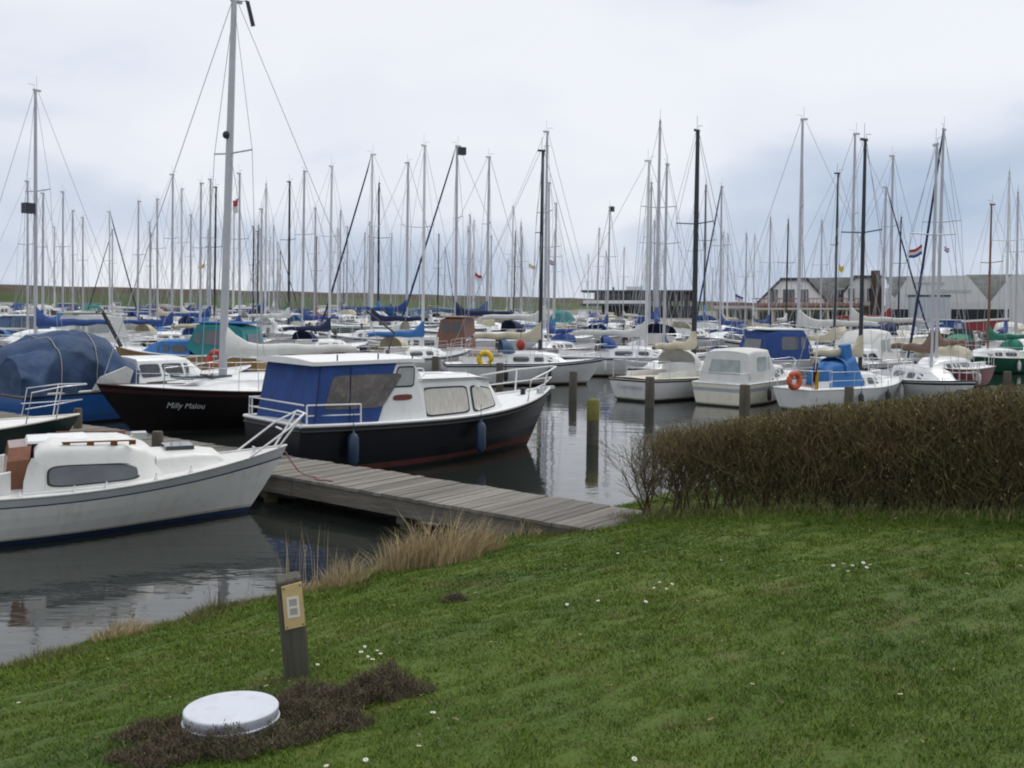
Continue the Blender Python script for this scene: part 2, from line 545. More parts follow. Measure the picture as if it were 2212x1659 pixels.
lawn_material('turf', False)
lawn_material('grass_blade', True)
xs = np.concatenate([np.arange(-40, -8, 1.0), np.arange(-8, 14, 0.12), np.arange(14, 60, 1.0)])
ys = np.concatenate([np.arange(-30, 2, 1.0), np.arange(2, 20, 0.12), np.arange(20, 56, 1.0)])
X, Y = np.meshgrid(xs, ys)
Z = ground_z(X, Y) + np.where((np.abs(X) < 13) & (Y > 2) & (Y < 20), rng.normal(0, 0.006, X.shape), 0)
nx, ny = len(xs), len(ys)
idx = np.arange(nx * ny).reshape(ny, nx)
fc = np.stack([idx[:-1, :-1], idx[:-1, 1:], idx[1:, 1:], idx[1:, :-1]], -1).reshape(-1, 4)
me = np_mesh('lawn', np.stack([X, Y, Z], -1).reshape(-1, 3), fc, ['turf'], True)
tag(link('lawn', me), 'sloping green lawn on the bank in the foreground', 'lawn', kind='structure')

# grass blades (uncountable)
def in_view(x, y, z, pad=60):
    v = np.stack([x, y, z - CAM_H], -1) @ np.array(CAM_R)
    d = np.maximum(-v[..., 2], 0.01)
    px, py = PPX + F_PX * v[..., 0] / d, PPY - F_PX * v[..., 1] / d
    return (px > -pad) & (px < 2212 + pad) & (py < 1659 + 2 * pad) & (v[..., 2] < 0)

n = 2500000
gx, gy = rng.uniform(-8.5, 12.0, n), rng.uniform(1.4, 15, n)
gs = shore_s(gx, gy)
gz = ground_z(gx, gy)
dens = np.clip(4.2 / np.maximum(gy, 3.0), 0.25, 1.0)
keep = (in_view(gx, gy, gz) | (in_view(gx, gy, gz, 1500) & (rng.uniform(0, 1, n) < .5))) & (gs > 0.25) & (rng.uniform(0, 1, n) < dens)
gx, gy, gz, gs = gx[keep], gy[keep], gz[keep], gs[keep]
n = len(gx)
patch = 0.5 + 0.5 * np.sin(gx * 2.1 + 1.3 * np.sin(gy * 1.7)) * np.cos(gy * 1.9)
gh = rng.uniform(0.011, 0.029, n) * (0.8 + 0.5 * patch) * np.where(gs < 1.3, 1.7, 1.0)
gw = rng.uniform(0.003, 0.0055, n) * np.clip(gy / 5, 1, 2)
lean = rng.normal(0, 0.8, (n, 2)) * gh[:, None]
# clumps of coarser grass
nc, nb = 320, 40
cx_, cy_ = rng.uniform(-5, 7, nc), rng.uniform(3, 12.5, nc)
kx_ = np.repeat(cx_, nb) + rng.normal(0, .035, nc * nb)
ky_ = np.repeat(cy_, nb) + rng.normal(0, .035, nc * nb)
kz_ = ground_z(kx_, ky_)
ok2 = in_view(kx_, ky_, kz_) & (shore_s(kx_, ky_) > .3)
kx_, ky_, kz_ = kx_[ok2], ky_[ok2], kz_[ok2]
kh_ = rng.uniform(.025, .06, len(kx_))
gx, gy, gz = np.concatenate([gx, kx_]), np.concatenate([gy, ky_]), np.concatenate([gz, kz_])
gh = np.concatenate([gh, kh_])
gw = np.concatenate([gw, rng.uniform(.004, .008, len(kx_))])
lean = np.concatenate([lean, rng.normal(0, .7, (len(kx_), 2)) * kh_[:, None]])
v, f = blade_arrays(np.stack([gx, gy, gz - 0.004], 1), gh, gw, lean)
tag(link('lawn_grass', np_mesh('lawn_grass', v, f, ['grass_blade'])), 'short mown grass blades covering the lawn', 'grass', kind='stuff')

mat('litter', (0.17, 0.125, 0.07), 0.85, var=0.4, scale=4, island=0.6)
n = 1500
lx_, ly_ = rng.uniform(-5, 7, n), rng.uniform(3, 12.5, n)
ok2 = (shore_s(lx_, ly_) > .3) & in_view(lx_, ly_, ground_z(lx_, ly_))
lx_, ly_ = lx_[ok2], ly_[ok2]
n = len(lx_)
v, f = blade_arrays(np.stack([lx_, ly_, ground_z(lx_, ly_) + .018], 1), rng.uniform(.002, .008, n), rng.uniform(.008, .02, n), rng.normal(0, .022, (n, 2)))
tag(link('lawn_litter', np_mesh('lawn_litter', v, f, ['litter'])), 'scattered dry brown leaf bits in the lawn', 'leaf litter', kind='stuff')

# ------------------------------------------------------------------ dike, far bank
mat('dike_grass', (0.045, 0.075, 0.018), 0.9, var=0.35, scale=0.03, bump=0.3, bscale=0.5, stretch=(1, 1, 1), dirt=(0.075, 0.06, 0.03), dirt_amt=0.8)
mat('dike_crest', (0.062, 0.05, 0.03), 0.9, var=0.3, scale=0.2, bump=0.3, bscale=1)
mat('far_ground', (0.16, 0.15, 0.13), 0.9, var=0.3, scale=0.2)
mat('quay_wall', (0.10, 0.09, 0.075), 0.9, var=0.3, scale=1)
d0, d1 = Vector((-330, 255)), Vector((420, 1090))
du = (d1 - d0).normalized()
dn = Vector((du.y, -du.x))                  # towards the harbour
prof = [(26, -0.5), (24, 0.6), (9, 5.4), (5.5, 7.0), (3, 8.3), (0, 8.6), (-3, 8.4), (-24, 0.2)]
rings = []
NS = 120
for i in range(NS + 1):
    p = d0 + (d1 - d0) * (i / NS)
    rings.append([(p.x + dn.x * a, p.y + dn.y * a, z + (0.22 * math.sin(i * 1.3) + random.uniform(-.12, .12) if z > 5 else 0)) for a, z in prof])
dk = MB().loft(rings, 0, True, False)
k = len(prof) - 1
for i in range(len(dk.m)):
    if i % k in (2, 3, 4, 5):
        dk.m[i] = 1
tag(obj('dike', dk, ['dike_grass', 'dike_crest']), 'long grass covered dike with brown crest behind the harbour', 'dike', kind='structure')

quay = [(140, 62), (52, 97), (29, 113), (25, 150), (14, 192), (6, 235), (10, 420), (60, 760), (900, 900), (900, 62)]
q = MB()
nq = len(quay)
q.add([(x, y, 1.0) for x, y in quay], [tuple(range(nq))[::-1]], 0)
for i in range(nq):
    a, b = quay[i], quay[(i + 1) % nq]
    q.add([(*a, -1), (*b, -1), (*b, 1.0), (*a, 1.0)], [(0, 1, 2, 3)], 1)
tag(obj('far_quay', q, ['far_ground', 'quay_wall']), 'low quay and yard across the harbour', 'quay', kind='structure')

# ------------------------------------------------------------------ jetty of weathered planks
U2, N2 = Vector((-0.797, 0.604)), Vector((0.604, 0.797))
JW, JL, JZ = 1.42, 25.0, 0.5
J0 = Vector((0.79, 12.12)) - U2 * 1.0
jetty = link('jetty', None, None, (J0.x, J0.y, 0), (0, 0, math.atan2(U2.y, U2.x)))   # local +x along, -y across (away from camera)
tag(jetty, 'weathered grey plank jetty running from the lawn between the boats', 'jetty')
PW = 0.148
pm = MB().box(-PW / 2 + 0.006, PW / 2 - 0.006, -JW, 0, -0.045, 0, 0).mesh('plank', ['wood_deck'])
for i in range(int(JL / PW)):
    link('plank', pm, jetty, (PW * (i + 0.5), random.uniform(-.012, .012), JZ + random.uniform(-.005, .004)), (random.uniform(-.006, .006), random.uniform(-.02, .02), random.uniform(-.006, .006)))
for yy, nm in ((-0.03, 'edge_beam'), (-JW + 0.14, 'edge_beam'), (-JW / 2, 'edge_beam')):
    for i in range(4):
        a = JL / 4 * i
        obj(nm, MB().box(a, a + JL / 4 - 0.015, yy - 0.11, yy, JZ - 0.29, JZ - 0.05), ['wood_beam'], jetty)
for i, a in enumerate([2.35, 4.0, 7.0, 10.0, 13.0, 16.0, 19.0, 22.0, 24.6]):
    for yy in (-0.25, -JW + 0.3):
        obj('support_post', MB().tube([(a, yy, -1.2), (a, yy, JZ - 0.3)], 0.11, 10), ['wood_pile'], jetty)
    obj('cross_beam', MB().box(a - 0.08, a + 0.08, -JW + 0.1, -0.1, JZ - 0.42, JZ - 0.3), ['wood_pile'], jetty)


def pile(name, px, pyw, h, r, label, moss=False, base_z=0.0, tilt=(0, 0), group=None, cat='mooring post'):
    p = on(px, pyw, base_z)
    o = obj(name, MB().tube([(0, 0, -1.3), (0, 0, h * 0.5), (0, 0, h - 0.03), (0, 0, h)], [r, r, r * 0.97, r * 0.85], 14), ['wood_pile'], None, (p.x, p.y, base_z), (tilt[0], tilt[1], 0))
    if moss:
        obj('mossy_cap', MB().lathe([(r * 1.03, h * 0.55), (r * 1.05, h - 0.02), (r * 0.6, h + 0.02)], n=14), ['wood_moss'], o)
    tag(o, label, cat, group)
    return o

pile('mooring_pile', 1280, 960, 1.04, 0.145, 'mossy yellow topped mooring pile in open water beside the cruiser bow', True)
pile('mooring_pile', 1237, 866, 1.0, 0.14, 'grey mooring pile under the small bow behind the cruiser', tilt=(0, .01))
pile('mooring_pile', 1403, 880, 0.98, 0.15, 'mooring pile before the cream deck of the named white yacht')
pile('mooring_pile', 1608, 903, 0.98, 0.16, 'mooring pile at the quarter of the white canopied motor cruiser')
pile('mooring_pile', 1833, 900, 0.9, 0.14, 'white capped mooring pile beside the small boat with blue tent')
pile('mooring_pile', 1079, 845, 1.05, 0.14, 'brown mooring pile beside the white hull with yellow buoy')
pile('mooring_pile', 940, 842, 1.25, 0.14, 'grey green mooring pile just right of the cruiser wheelhouse')
pile('mooring_pile', 2175, 852, 0.9, 0.15, 'dark mooring pile by the green hull at the right edge')
pile('jetty_bollard', 340, 975, 0.36, 0.1, 'short square wooden bollard standing on the jetty', base_z=JZ, cat='bollard')
pile('jetty_bollard', 168, 925, 0.42, 0.09, 'brown wooden bollard on the jetty by the green and white bow', base_z=JZ, cat='bollard')

# ------------------------------------------------------------------ boat kit
class Kit:
    """parts of one kind of boat; the meshes are shared by every copy."""
    def __init__(s):
        s.parts = []

    def add(s, name, mb, roles, parent=None, label=None):
        roles = roles if isinstance(roles, (list, tuple)) else [roles]
        s.parts.append([name, mb, list(roles), parent, None, label])
        return len(s.parts) - 1

    def place(s, name, label, cat, loc, heading, var, group=None, scale=1.0, heel=0.0, trim=0.0, skip=()):
        root = link(name, None, None, loc, (heel, trim, heading), scale)
        tag(root, label, cat, group)
        made = {}
        for i, p in enumerate(s.parts):
            nm, mb, roles, par, me, lab = p
            if nm in skip or (par is not None and par not in made):
                continue
            mats = [('gel_scum' if var.get('hull', 'gel').startswith('gel') else var['hull']) if r == 'scum' else var.get(r, r) for r in roles]
            if any(m is None for m in mats):
                continue
            if me is None:
                me = p[4] = mb.mesh(nm, mats)
            o = link(nm, me, root if par is None else made[par])
            for k, m in enumerate(mats):
                if me.materials[k] != MATS[m]:
                    o.material_slots[k].link = 'OBJECT'
                    o.material_slots[k].material = MATS[m]
            if lab:
                o['label'] = lab
            made[i] = o
        root['made'] = 0
        del root['made']
        return root, made


class Hull:
    def __init__(s, L, B, fb, fm, fs, rake=0.5, trans=0.75, trake=0.0, um=0.45, p=2.1, vee=0.9, mid=0.28, draft=0.3, ns=22):
        s.__dict__.update(locals())

    def half(s, u):
        h = s.B / 2
        if u < s.um:
            return h * (s.trans + (1 - s.trans) * (1 - ((s.um - u) / s.um) ** 2))
        return h * max(0.004, 1 - ((u - s.um) / (1 - s.um)) ** s.p)

    def sheer(s, u):
        if u < s.um:
            return s.fm + (s.fs - s.fm) * ((s.um - u) / s.um) ** 2
        return s.fm + (s.fb - s.fm) * ((u - s.um) / (1 - s.um)) ** 2

    def pt(s, u, fr, side=1):
        """fr: 0 at the boot top .. 1 at the sheer; negative = below."""
        sh = s.sheer(u)
        z0 = 0.07
        z = z0 + (sh - z0) * fr if fr >= 0 else z0 + (z0 + s.draft) * fr
        g = min(1.0, max(0.0, (z + s.draft) / (sh + s.draft)))
        k = s.mid + (s.vee - s.mid) * max(0, (u - 0.35) / 0.65) ** 1.5
        y = s.half(u) * g ** k if g > 0 else 0
        xb = s.L / 2 - s.rake * (1 - g) ** 1.15
        xs_ = -s.L / 2 + s.trake * (1 - g)
        return Vector((xs_ + (xb - xs_) * u, side * y, z))

    def build(s, bands):
        """bands: list of (fraction top, material index) from the boot top up; index 0 is below."""
        mb = MB()
        rows = [(-1.0, 0), (-0.5, 0), (0.0, 0)]
        prev = 0.0
        for top, mi in bands:
            k = max(1, int((top - prev) / 0.2))
            for j in range(k):
                rows.append((prev + (top - prev) * (j + 1) / k, mi))
            prev = top
        us = [i / s.ns for i in range(s.ns + 1)]
        us = [1 - (1 - u) ** 1.25 for u in us]
        for side in (1, -1):
            for r in range(len(rows) - 1):
                a = [s.pt(u, rows[r][0], side) for u in us]
                b = [s.pt(u, rows[r + 1][0], side) for u in us]
                n = len(us)
                fs = [(i, i + 1, n + i + 1, n + i) if side == -1 else (i, n + i, n + i + 1, i + 1) for i in range(n - 1)]
                mb.add(a + b, fs, rows[r + 1][1], True)
        for r in range(len(rows) - 1):
            a, b = s.pt(0, rows[r][0], 1), s.pt(0, rows[r + 1][0], 1)
            c, d = s.pt(0, rows[r + 1][0], -1), s.pt(0, rows[r][0], -1)
            mb.add([a, b, c, d], [(0, 1, 2, 3)], rows[r + 1][1])
        return mb

    def deck(s, drop=0.02, camber=0.05, m=0):
        rings = []
        for i in range(s.ns + 1):
            u = i / s.ns
            p = s.pt(u, 1)
            y = max(0.002, p.y - 0.012)
            rings.append([(p.x, y * t, p.z - drop + camber * (1 - t * t) * min(1, y)) for t in (1, .66, .33, 0, -.33, -.66, -1)])
        return MB().loft(rings, m, True, False)

    def rail(s, r=0.025, lift=0.01, u0=0.0, u1=1.0, out=0.0, fr=1.0, stern=True, m=0, n=5):
        mb = MB()
        for side in (1, -1):
            pts = []
            for i in range(27):
                u = u0 + (u1 - u0) * i / 26
                p = s.pt(u, fr, side)
                pts.append((p.x, p.y + side * out, p.z + lift))
            mb.tube(pts, r, n, m)
        if stern and u0 == 0:
            a, b = s.pt(0, fr, 1), s.pt(0, fr, -1)
            mb.tube([(a.x, a.y, a.z + lift), (a.x, b.y, b.z + lift)], r, n, m)
        return mb

    def side(s, x, fr=1.0, sd=1):
        """hull point near local x."""
        best = min((abs(s.pt(i / 80, fr, sd).x - x), i / 80) for i in range(81))[1]
        return s.pt(best, fr, sd), best


def cab_ring(sec):
    x, yb, yt, zb, zt, r, cam_ = sec[:7]
    dx = sec[7] if len(sec) > 7 else 0.0        # top leans fore (+) or aft (-)
    pts = [(x, yb, zb)]
    tx = x + dx
    for k in range(5):
        w = k / 4 * math.pi / 2
        pts.append((x + dx * (1 if k else (zt - r - zb) / max(1e-6, zt - zb)), yt - r * (1 - math.cos(w)) if True else 0, zt - r + r * math.sin(w)))
    pts.append((tx, (yt - r) * 0.5, zt + cam_ * 0.75))
    pts.append((tx, 0, zt + cam_))
    return pts + [(a, -b, c) for a, b, c in pts[-2::-1]]


def cabin(secs, m=0, smooth=True):
    return MB().loft([cab_ring(s) for s in secs], m, smooth, True)


def cab_pt(secs, x, v, sd):
    for i in range(len(secs) - 1):
        a, b = secs[i], secs[i + 1]
        if x <= b[0] or i == len(secs) - 2:
            t = (x - a[0]) / (b[0] - a[0])
            L = lambda k: a[k] + (b[k] - a[k]) * t
            yb, yt, zb, zt, r = L(1), L(2), L(3), L(4), L(5)
            dx = ((a[7] if len(a) > 7 else 0) * (1 - t) + (b[7] if len(b) > 7 else 0) * t)
            return Vector((x + dx * v, sd * (yb + (yt - yb) * v), zb + (zt - r - zb) * v))


def cab_window(secs, x0, x1, v0, v1, sd, e=0.012, pw=0.45, slant=0.0, mb=None, m=0, n=28, taper=0.0):
    """rounded pane lying on the cabin side, raised by e."""
    mb = mb or MB()
    pts = []
    for i in range(n):
        w = 2 * math.pi * i / n
        c, s_ = math.cos(w), math.sin(w)
        a = math.copysign(abs(c) ** pw, c)
        b = math.copysign(abs(s_) ** pw, s_)
        v = (v0 + v1) / 2 + b * (v1 - v0) / 2 * (1 - taper * (a + 1) / 2)
        pts.append(cab_pt(secs, (x0 + x1) / 2 + a * (x1 - x0) / 2 + slant * (v - v0), v, sd))
    nrm = (pts[n // 4] - pts[0]).cross(pts[n // 2] - pts[0]).normalized()
    if nrm.y * sd < 0:
        nrm = -nrm
    out = [p + nrm * e for p in pts]
    inn = [p - nrm * 0.03 for p in pts]
    f = tuple(range(n)) if sd < 0 else tuple(range(n))[::-1]
    mb.add(out, [f], m)
    mb.add(inn + out, [(i, (i + 1) % n, n + (i + 1) % n, n + i) for i in range(n)], m, True)
    return mb


def face_pane(pts, e, off, mb=None, m=0):
    """pane or board on any face: corner points pushed along off."""
    mb = mb or MB()
    o = Vector(off).normalized() * e
    return mb.prism([Vector(p) for p in pts], o, m)


def rail_set(H, u0, u1, h, r=0.012, sides=(1, -1), n=4, mid=True, close=None, inset=0.06):
    mb = MB()
    for sd in sides:
        top = []
        for i in range(n + 1):
            u = u0 + (u1 - u0) * i / n
            p = H.pt(u, 1, sd)
            y = p.y - sd * min(inset, abs(p.y))
            top.append(Vector((p.x, y, p.z + h)))
            mb.tube([(p.x, y, p.z - 0.02), (p.x, y, p.z + h)], r, 5)
        mb.tube(top, r, 5)
        if mid:
            mb.tube([t - Vector((0, 0, h * 0.5)) for t in top], r * 0.8, 5)
    return mb


def pulpit_mb(H, h=0.55, back=0.9, r=0.013):
    mb = MB()
    tip = H.pt(1, 1)
    u = 1 - back / H.L
    a, b = H.pt(u, 1, 1), H.pt(u, 1, -1)
    um = 1 - back * 0.45 / H.L
    c, d = H.pt(um, 1, 1), H.pt(um, 1, -1)
    t = Vector((tip.x + 0.12, 0, tip.z + h))
    up = Vector((0, 0, h))
    mb.tube([a, a + up + Vector((0.1, 0, 0)), c + up + Vector((.1, .06, .03)), t + Vector((0, .08, 0)), t - Vector((0, .08, 0)), d + up + Vector((.1, -.06, .03)), b + up + Vector((.1, 0, 0)), b], r, 5)
    for p in (c, d):
        mb.tube([p, p + up + Vector((.1, math.copysign(.06, p.y), .03))], r, 5)
    mb.tube([a + up * .5, c + up * .5 + Vector((.05, 0, 0)), Vector((tip.x + .05, 0, tip.z + h * .5)), d + up * .5 + Vector((.05, 0, 0)), b + up * .5], r * .8, 5)
    return mb


def fender_mb(p, l=0.5, r=0.1):
    p = Vector(p)
    mb = MB()
    mb.lathe([(0.02, 0), (r * 0.7, 0.03), (r, 0.1), (r, l - 0.1), (r * 0.7, l - 0.03), (0.025, l), (0.02, l + 0.06)], (p.x, p.y, p.z - l), 10)
    mb.tube([p, p + Vector((0, 0, 0.35))], 0.008, 4)
    return mb


def sail_cover(x0, x1, z, r0=0.17, r1=0.09, neck=0.7):
    """furled sail under its cover: mast collar at x0 sloping to the boom end x1 (aft, smaller x)."""
    rings = []
    N = 12
    for i in range(N + 1):
        t = i / N
        x = x0 + (x1 - x0) * t
        r = r0 * (1 - t) + r1 * t
        up = neck * max(0, 1 - t / 0.22) ** 2
        sag = 0.02 * math.sin(t * 17)
        rings.append([(x, r * 0.62 * math.cos(2 * math.pi * j / 8), z + sag + (r * math.sin(2 * math.pi * j / 8)) + (up if j in (1, 2, 3) else 0)) for j in range(8)])
    return MB().loft(rings, 0, True, True, True)


def mast_mb(x, z0, z1, r, n=8):
    mb = MB()
    mb.tube([(x, 0, z0), (x, 0, z0 + (z1 - z0) * .6), (x, 0, z1)], [r, r * .95, r * .7], n)
    mb.box(x - .22, x + .1, -.03, .03, z1 - .03, z1 + .05)
    mb.tube([(x - .05, 0, z1), (x - .05, 0, z1 + .55)], .008, 4)
    mb.tube([(x + .05, 0, z1 + .02), (x + .05, 0, z1 + .2), (x + .3, 0, z1 + .22)], .01, 4)
    return mb


def rig(H, xm, z1, rake_x=0.0, wire=0.007, spread_z=0.6, bw=0.8, forestay=True):
    """returns (spreader, list of wires)"""
    zs = 1.2 + (z1 - 1.2) * spread_z
    sp_ = MB()
    sp_.tube([(xm - .1, -bw, zs + .06), (xm, 0, zs), (xm - .1, bw, zs + .06)], .022, 5)
    wires = []
    c, _ = H.side(xm - 0.15, 1, 1)
    for sd in (1, -1):
        wires.append(('shroud', MB().tube([(c.x, sd * (c.y - .06), c.z), (xm - .1, sd * bw, zs + .06), (xm, 0, z1 - .05)], wire, 4)))
        wires.append(('shroud', MB().tube([(c.x - .35, sd * (c.y - .06), c.z), (xm, sd * .05, zs)], wire, 4)))
    tip = H.pt(1, 1)
    if forestay:
        wires.append(('forestay', MB().tube([(tip.x - .1, 0, tip.z), (xm + .05, 0, z1)], wire * 1.2, 4)))
    a = H.pt(0, 1)
    wires.append(('backstay', MB().tube([(a.x + .03, 0, a.z), (xm - .1, 0, z1)], wire, 4)))
    return sp_, wires


def lettering(text, size, p, ex, ez, material, parent, name='lettering', shear=0.0, e=0.012):
    """flat painted lettering: reading direction ex, up ez."""
    c = bpy.data.curves.new(name, 'FONT')
    c.body = text
    c.size = size
    c.shear = shear
    c.extrude = 0.0015
    c.align_x = 'CENTER'
    c.align_y = 'CENTER'
    c.resolution_u = 3
    c.materials.append(MATS[material])
    tmp = bpy.data.objects.new(name, c)
    me = bpy.data.meshes.new_from_object(tmp)
    bpy.data.objects.remove(tmp)
    o = bpy.data.objects.new(name, me)
    COL.objects.link(o)
    ex = Vector(ex).normalized()
    ez = Vector(ez)
    ez = (ez - ex * ez.dot(ex)).normalized()
    nz = ex.cross(ez)
    m = Matrix((ex, ez, nz)).transposed().to_4x4()
    m.translation = Vector(p) + nz * e
    o.parent = parent
    o.matrix_local = m
    return o

# ------------------------------------------------------------------ black cruiser with blue canopy
def cruiser_boat():
    H = Hull(7.2, 2.5, 1.28, 0.93, 0.98, rake=0.9, trans=0.86, um=0.42, p=2.6, vee=1.0, mid=0.16)
    K = Kit()
    K.add('hull', H.build([(0.13, 1), (0.93, 2), (1.0, 3)]), ['anti_black', 'anti_red', 'hull_black', 'stripe_black'])
    K.add('deck', H.deck(0.0, 0.04), 'deck_white')
    K.add('gunwale', H.rail(0.035, 0.015), 'paint_white')
    fc_ = [(-1.0, 1.08, 0.96, .90, 1.72, .07, .06), (.6, 1.0, 0.88, .93, 1.70, .07, .06), (1.2, 0.88, 0.76, .98, 1.64, .07, .05, -.16), (1.5, 0.76, 0.62, 1.0, 1.3, .1, .03, -.2)]
    fcab = K.add('forward_cabin', cabin(fc_, 0, True), 'gel_white')
    rp = ((-.98, 1.01, 1.73), (.6, .92, 1.71), (1.14, .80, 1.66))
    K.add('cabin_roof', MB().loft([[(x, y * sy, z + (.05 if abs(sy) < .5 else 0)) for sy in (1, .5, 0, -.5, -1)] for x, y, z in rp], 0, True, False).loft([[(x, y * sy, z - .045) for sy in (1, .5, 0, -.5, -1)] for x, y, z in rp], 0, True, False), 'paint_white')
    for sd in (-1, 1):
        for x0, x1, tp in ((-0.80, 0.34, 0.0), (.48, 1.18, 0.14)):
            K.add('window', cab_window(fc_, x0 - .03, x1 + .03, .09, .88, sd, .012, .24, -.05, taper=tp), 'rubber', fcab)
            K.add('curtained_pane', cab_window(fc_, x0 + .01, x1 - .01, .14, .83, sd, .02, .24, -.05, taper=tp), 'curtain', fcab)
    wh = [(-2.1, 1.10, 1.0, .93, 2.06, .03, .02, .5), (-1.15, 1.10, 0.98, .92, 2.06, .03, .02, .08), (-0.8, 1.08, .95, .92, 1.72, .03, .02, .0)]
    wc = K.add('wheelhouse', cabin(wh, 0, False), 'gel_white')
    for sd in (-1, 1):
        K.add('side_window', cab_window(wh, -1.86, -1.14, .60, .97, sd, .012, .25, .1), 'rubber', wc)
        K.add('side_pane', cab_window(wh, -1.82, -1.18, .63, .94, sd, .02, .25, .1), 'glass_pale', wc)
        K.add('name_plate', cab_window(wh, -1.75, -1.2, .38, .48, sd, .02, .6), 'plate_red', wc)
    for sd in (-1, 1):
        K.add('windscreen_pane', face_pane([(-.93, sd * .08, 1.76), (-.93, sd * .88, 1.76), (-1.04, sd * .86, 2.02), (-1.04, sd * .08, 2.02)], .02, (1, 0, .3)), 'glass_dark', wc)
    cp = [(-3.34, 1.08, .99, .96, 2.05, .05, .03, .18), (-2.6, 1.12, 1.01, .95, 2.07, .05, .03, .1), (-2.0, 1.13, 1.02, .94, 2.07, .05, .03, .5)]
    can = K.add('canopy', cabin(cp, 0, False), 'canvas_blue')
    for sd in (-1, 1):
        K.add('canopy_window', cab_window(cp, -3.18, -2.0, .28, .86, sd, .012, .2, .25), 'glass_brown', can)
    K.add('canopy_seam', MB().tube([(-2.62, -1.135, .96), (-2.53, -1.03, 2.02)], .008, 4).tube([(-3.345, -1.09, .96), (-3.17, -1.0, 2.03)], .012, 4), 'canvas_navy', can)
    rf = K.add('wheelhouse_roof', MB().loft([[(x, sd_ * yy, z + h) for sd_, h in ((1, 0), (1, .07), (.5, .11), (0, .125), (-.5, .11), (-1, .07), (-1, 0))] for x, yy, z in ((-3.36, 1.05, 2.06), (-3.25, 1.08, 2.06), (-1.2, 1.05, 2.07), (-.8, .98, 2.05))], 0, False, True), 'paint_white')
    for x in (-2.8, -1.9, -1.1):
        K.add('grab_knob', MB().tube([(x, -.98, 2.14), (x, -.98, 2.25)], .014, 5), 'mast_dark', rf)
    K.add('folded_mast', MB().tube([(-.95, .1, 2.15), (-.7, .2, 2.6), (-1.32, .3, 3.05)], .022, 5), 'mast_dark', rf)
    for sd in (-1, 1):
        mb = rail_set(H, 0.02, 0.17, .38, .018, (sd,), 1, True)
        K.add('side_rail', mb, 'paint_white')
    K.add('stern_rail', MB().tube([(-3.52, -1.02, 1.36), (-3.52, 1.02, 1.36), (-3.52, 1.02, .98)], .018, 5).tube([(-3.52, -1.02, 1.18), (-3.52, 1.02, 1.18)], .014, 5), 'paint_white')
    K.add('pulpit', pulpit_mb(H, .5, 1.5, .02), 'paint_white')
    K.add('rubbing_strake', H.rail(0.028, 0, 0, 1, .015, .9), 'stripe_black')
    for x in (-2.65, .42):
        p, u = H.side(x, 0.86, -1)
        K.add('fender', fender_mb((p.x, p.y - .11, p.z), .62, .105), 'fender_blue')
    K.add('bow_bollard', MB().lathe([(.06, 0), (.06, .16), (.09, .17), (.09, .2), (.02, .21)], (2.75, 0, 1.12), 10), 'mast_dark')
    K.add('anchor_roller', MB().box(3.35, 3.72, -.05, .05, 1.26, 1.33), 'steel')
    for sd in (-1, 1):
        K.add('roof_grab_rail', MB().tube([(-.7, sd * .8, 1.76), (-.65, sd * .8, 1.82), (.45, sd * .76, 1.8), (.5, sd * .76, 1.74)], .012, 5), 'steel', fcab)
        q_ = H.pt(.08, 1, sd)
        K.add('cleat', MB().box(q_.x - .1, q_.x + .1, q_.y - sd * .16 - .02, q_.y - sd * .16 + .02, q_.z + .02, q_.z + .1), 'steel')
    K.add('navigation_light', MB().lathe([(.04, 0), (.045, .08), (.02, .1)], (-1.0, 0, 2.17), 8), 'glass_dark', rf)
    K.add('wiper', MB().tube([(-.93, -.5, 1.78), (-1.0, -.62, 1.98)], .008, 4), 'mast_dark', wc)
    K.add('coiled_rope', MB().torus((-3.42, -.55, 1.01), .13, .022, 'z', 14, 6).torus((-3.42, -.55, 1.045), .11, .02, 'z', 14, 6), 'rope_pale')
    p = H.pt(.93, 1, -1)
    K.add('cleat', MB().box(p.x - .1, p.x + .1, p.y + .08, p.y + .16, p.z, p.z + .1), 'steel')
    for x, z in ((-.62, 1.28), (-.35, 1.22)):
        K.add('porthole', MB().lathe([(0.045, 0), (.045, .02)], (0, 0, 0), 10), 'steel') if False else None
    return K, H

CK, CH = cruiser_boat()
th = rad(42)
CC = Vector((-1.775, 20.86, 0))
cru, _ = CK.place('motor_cruiser', 'black hulled motor cruiser with blue canopy and curtained windows at the jetty', 'motor boat', CC, th, {})

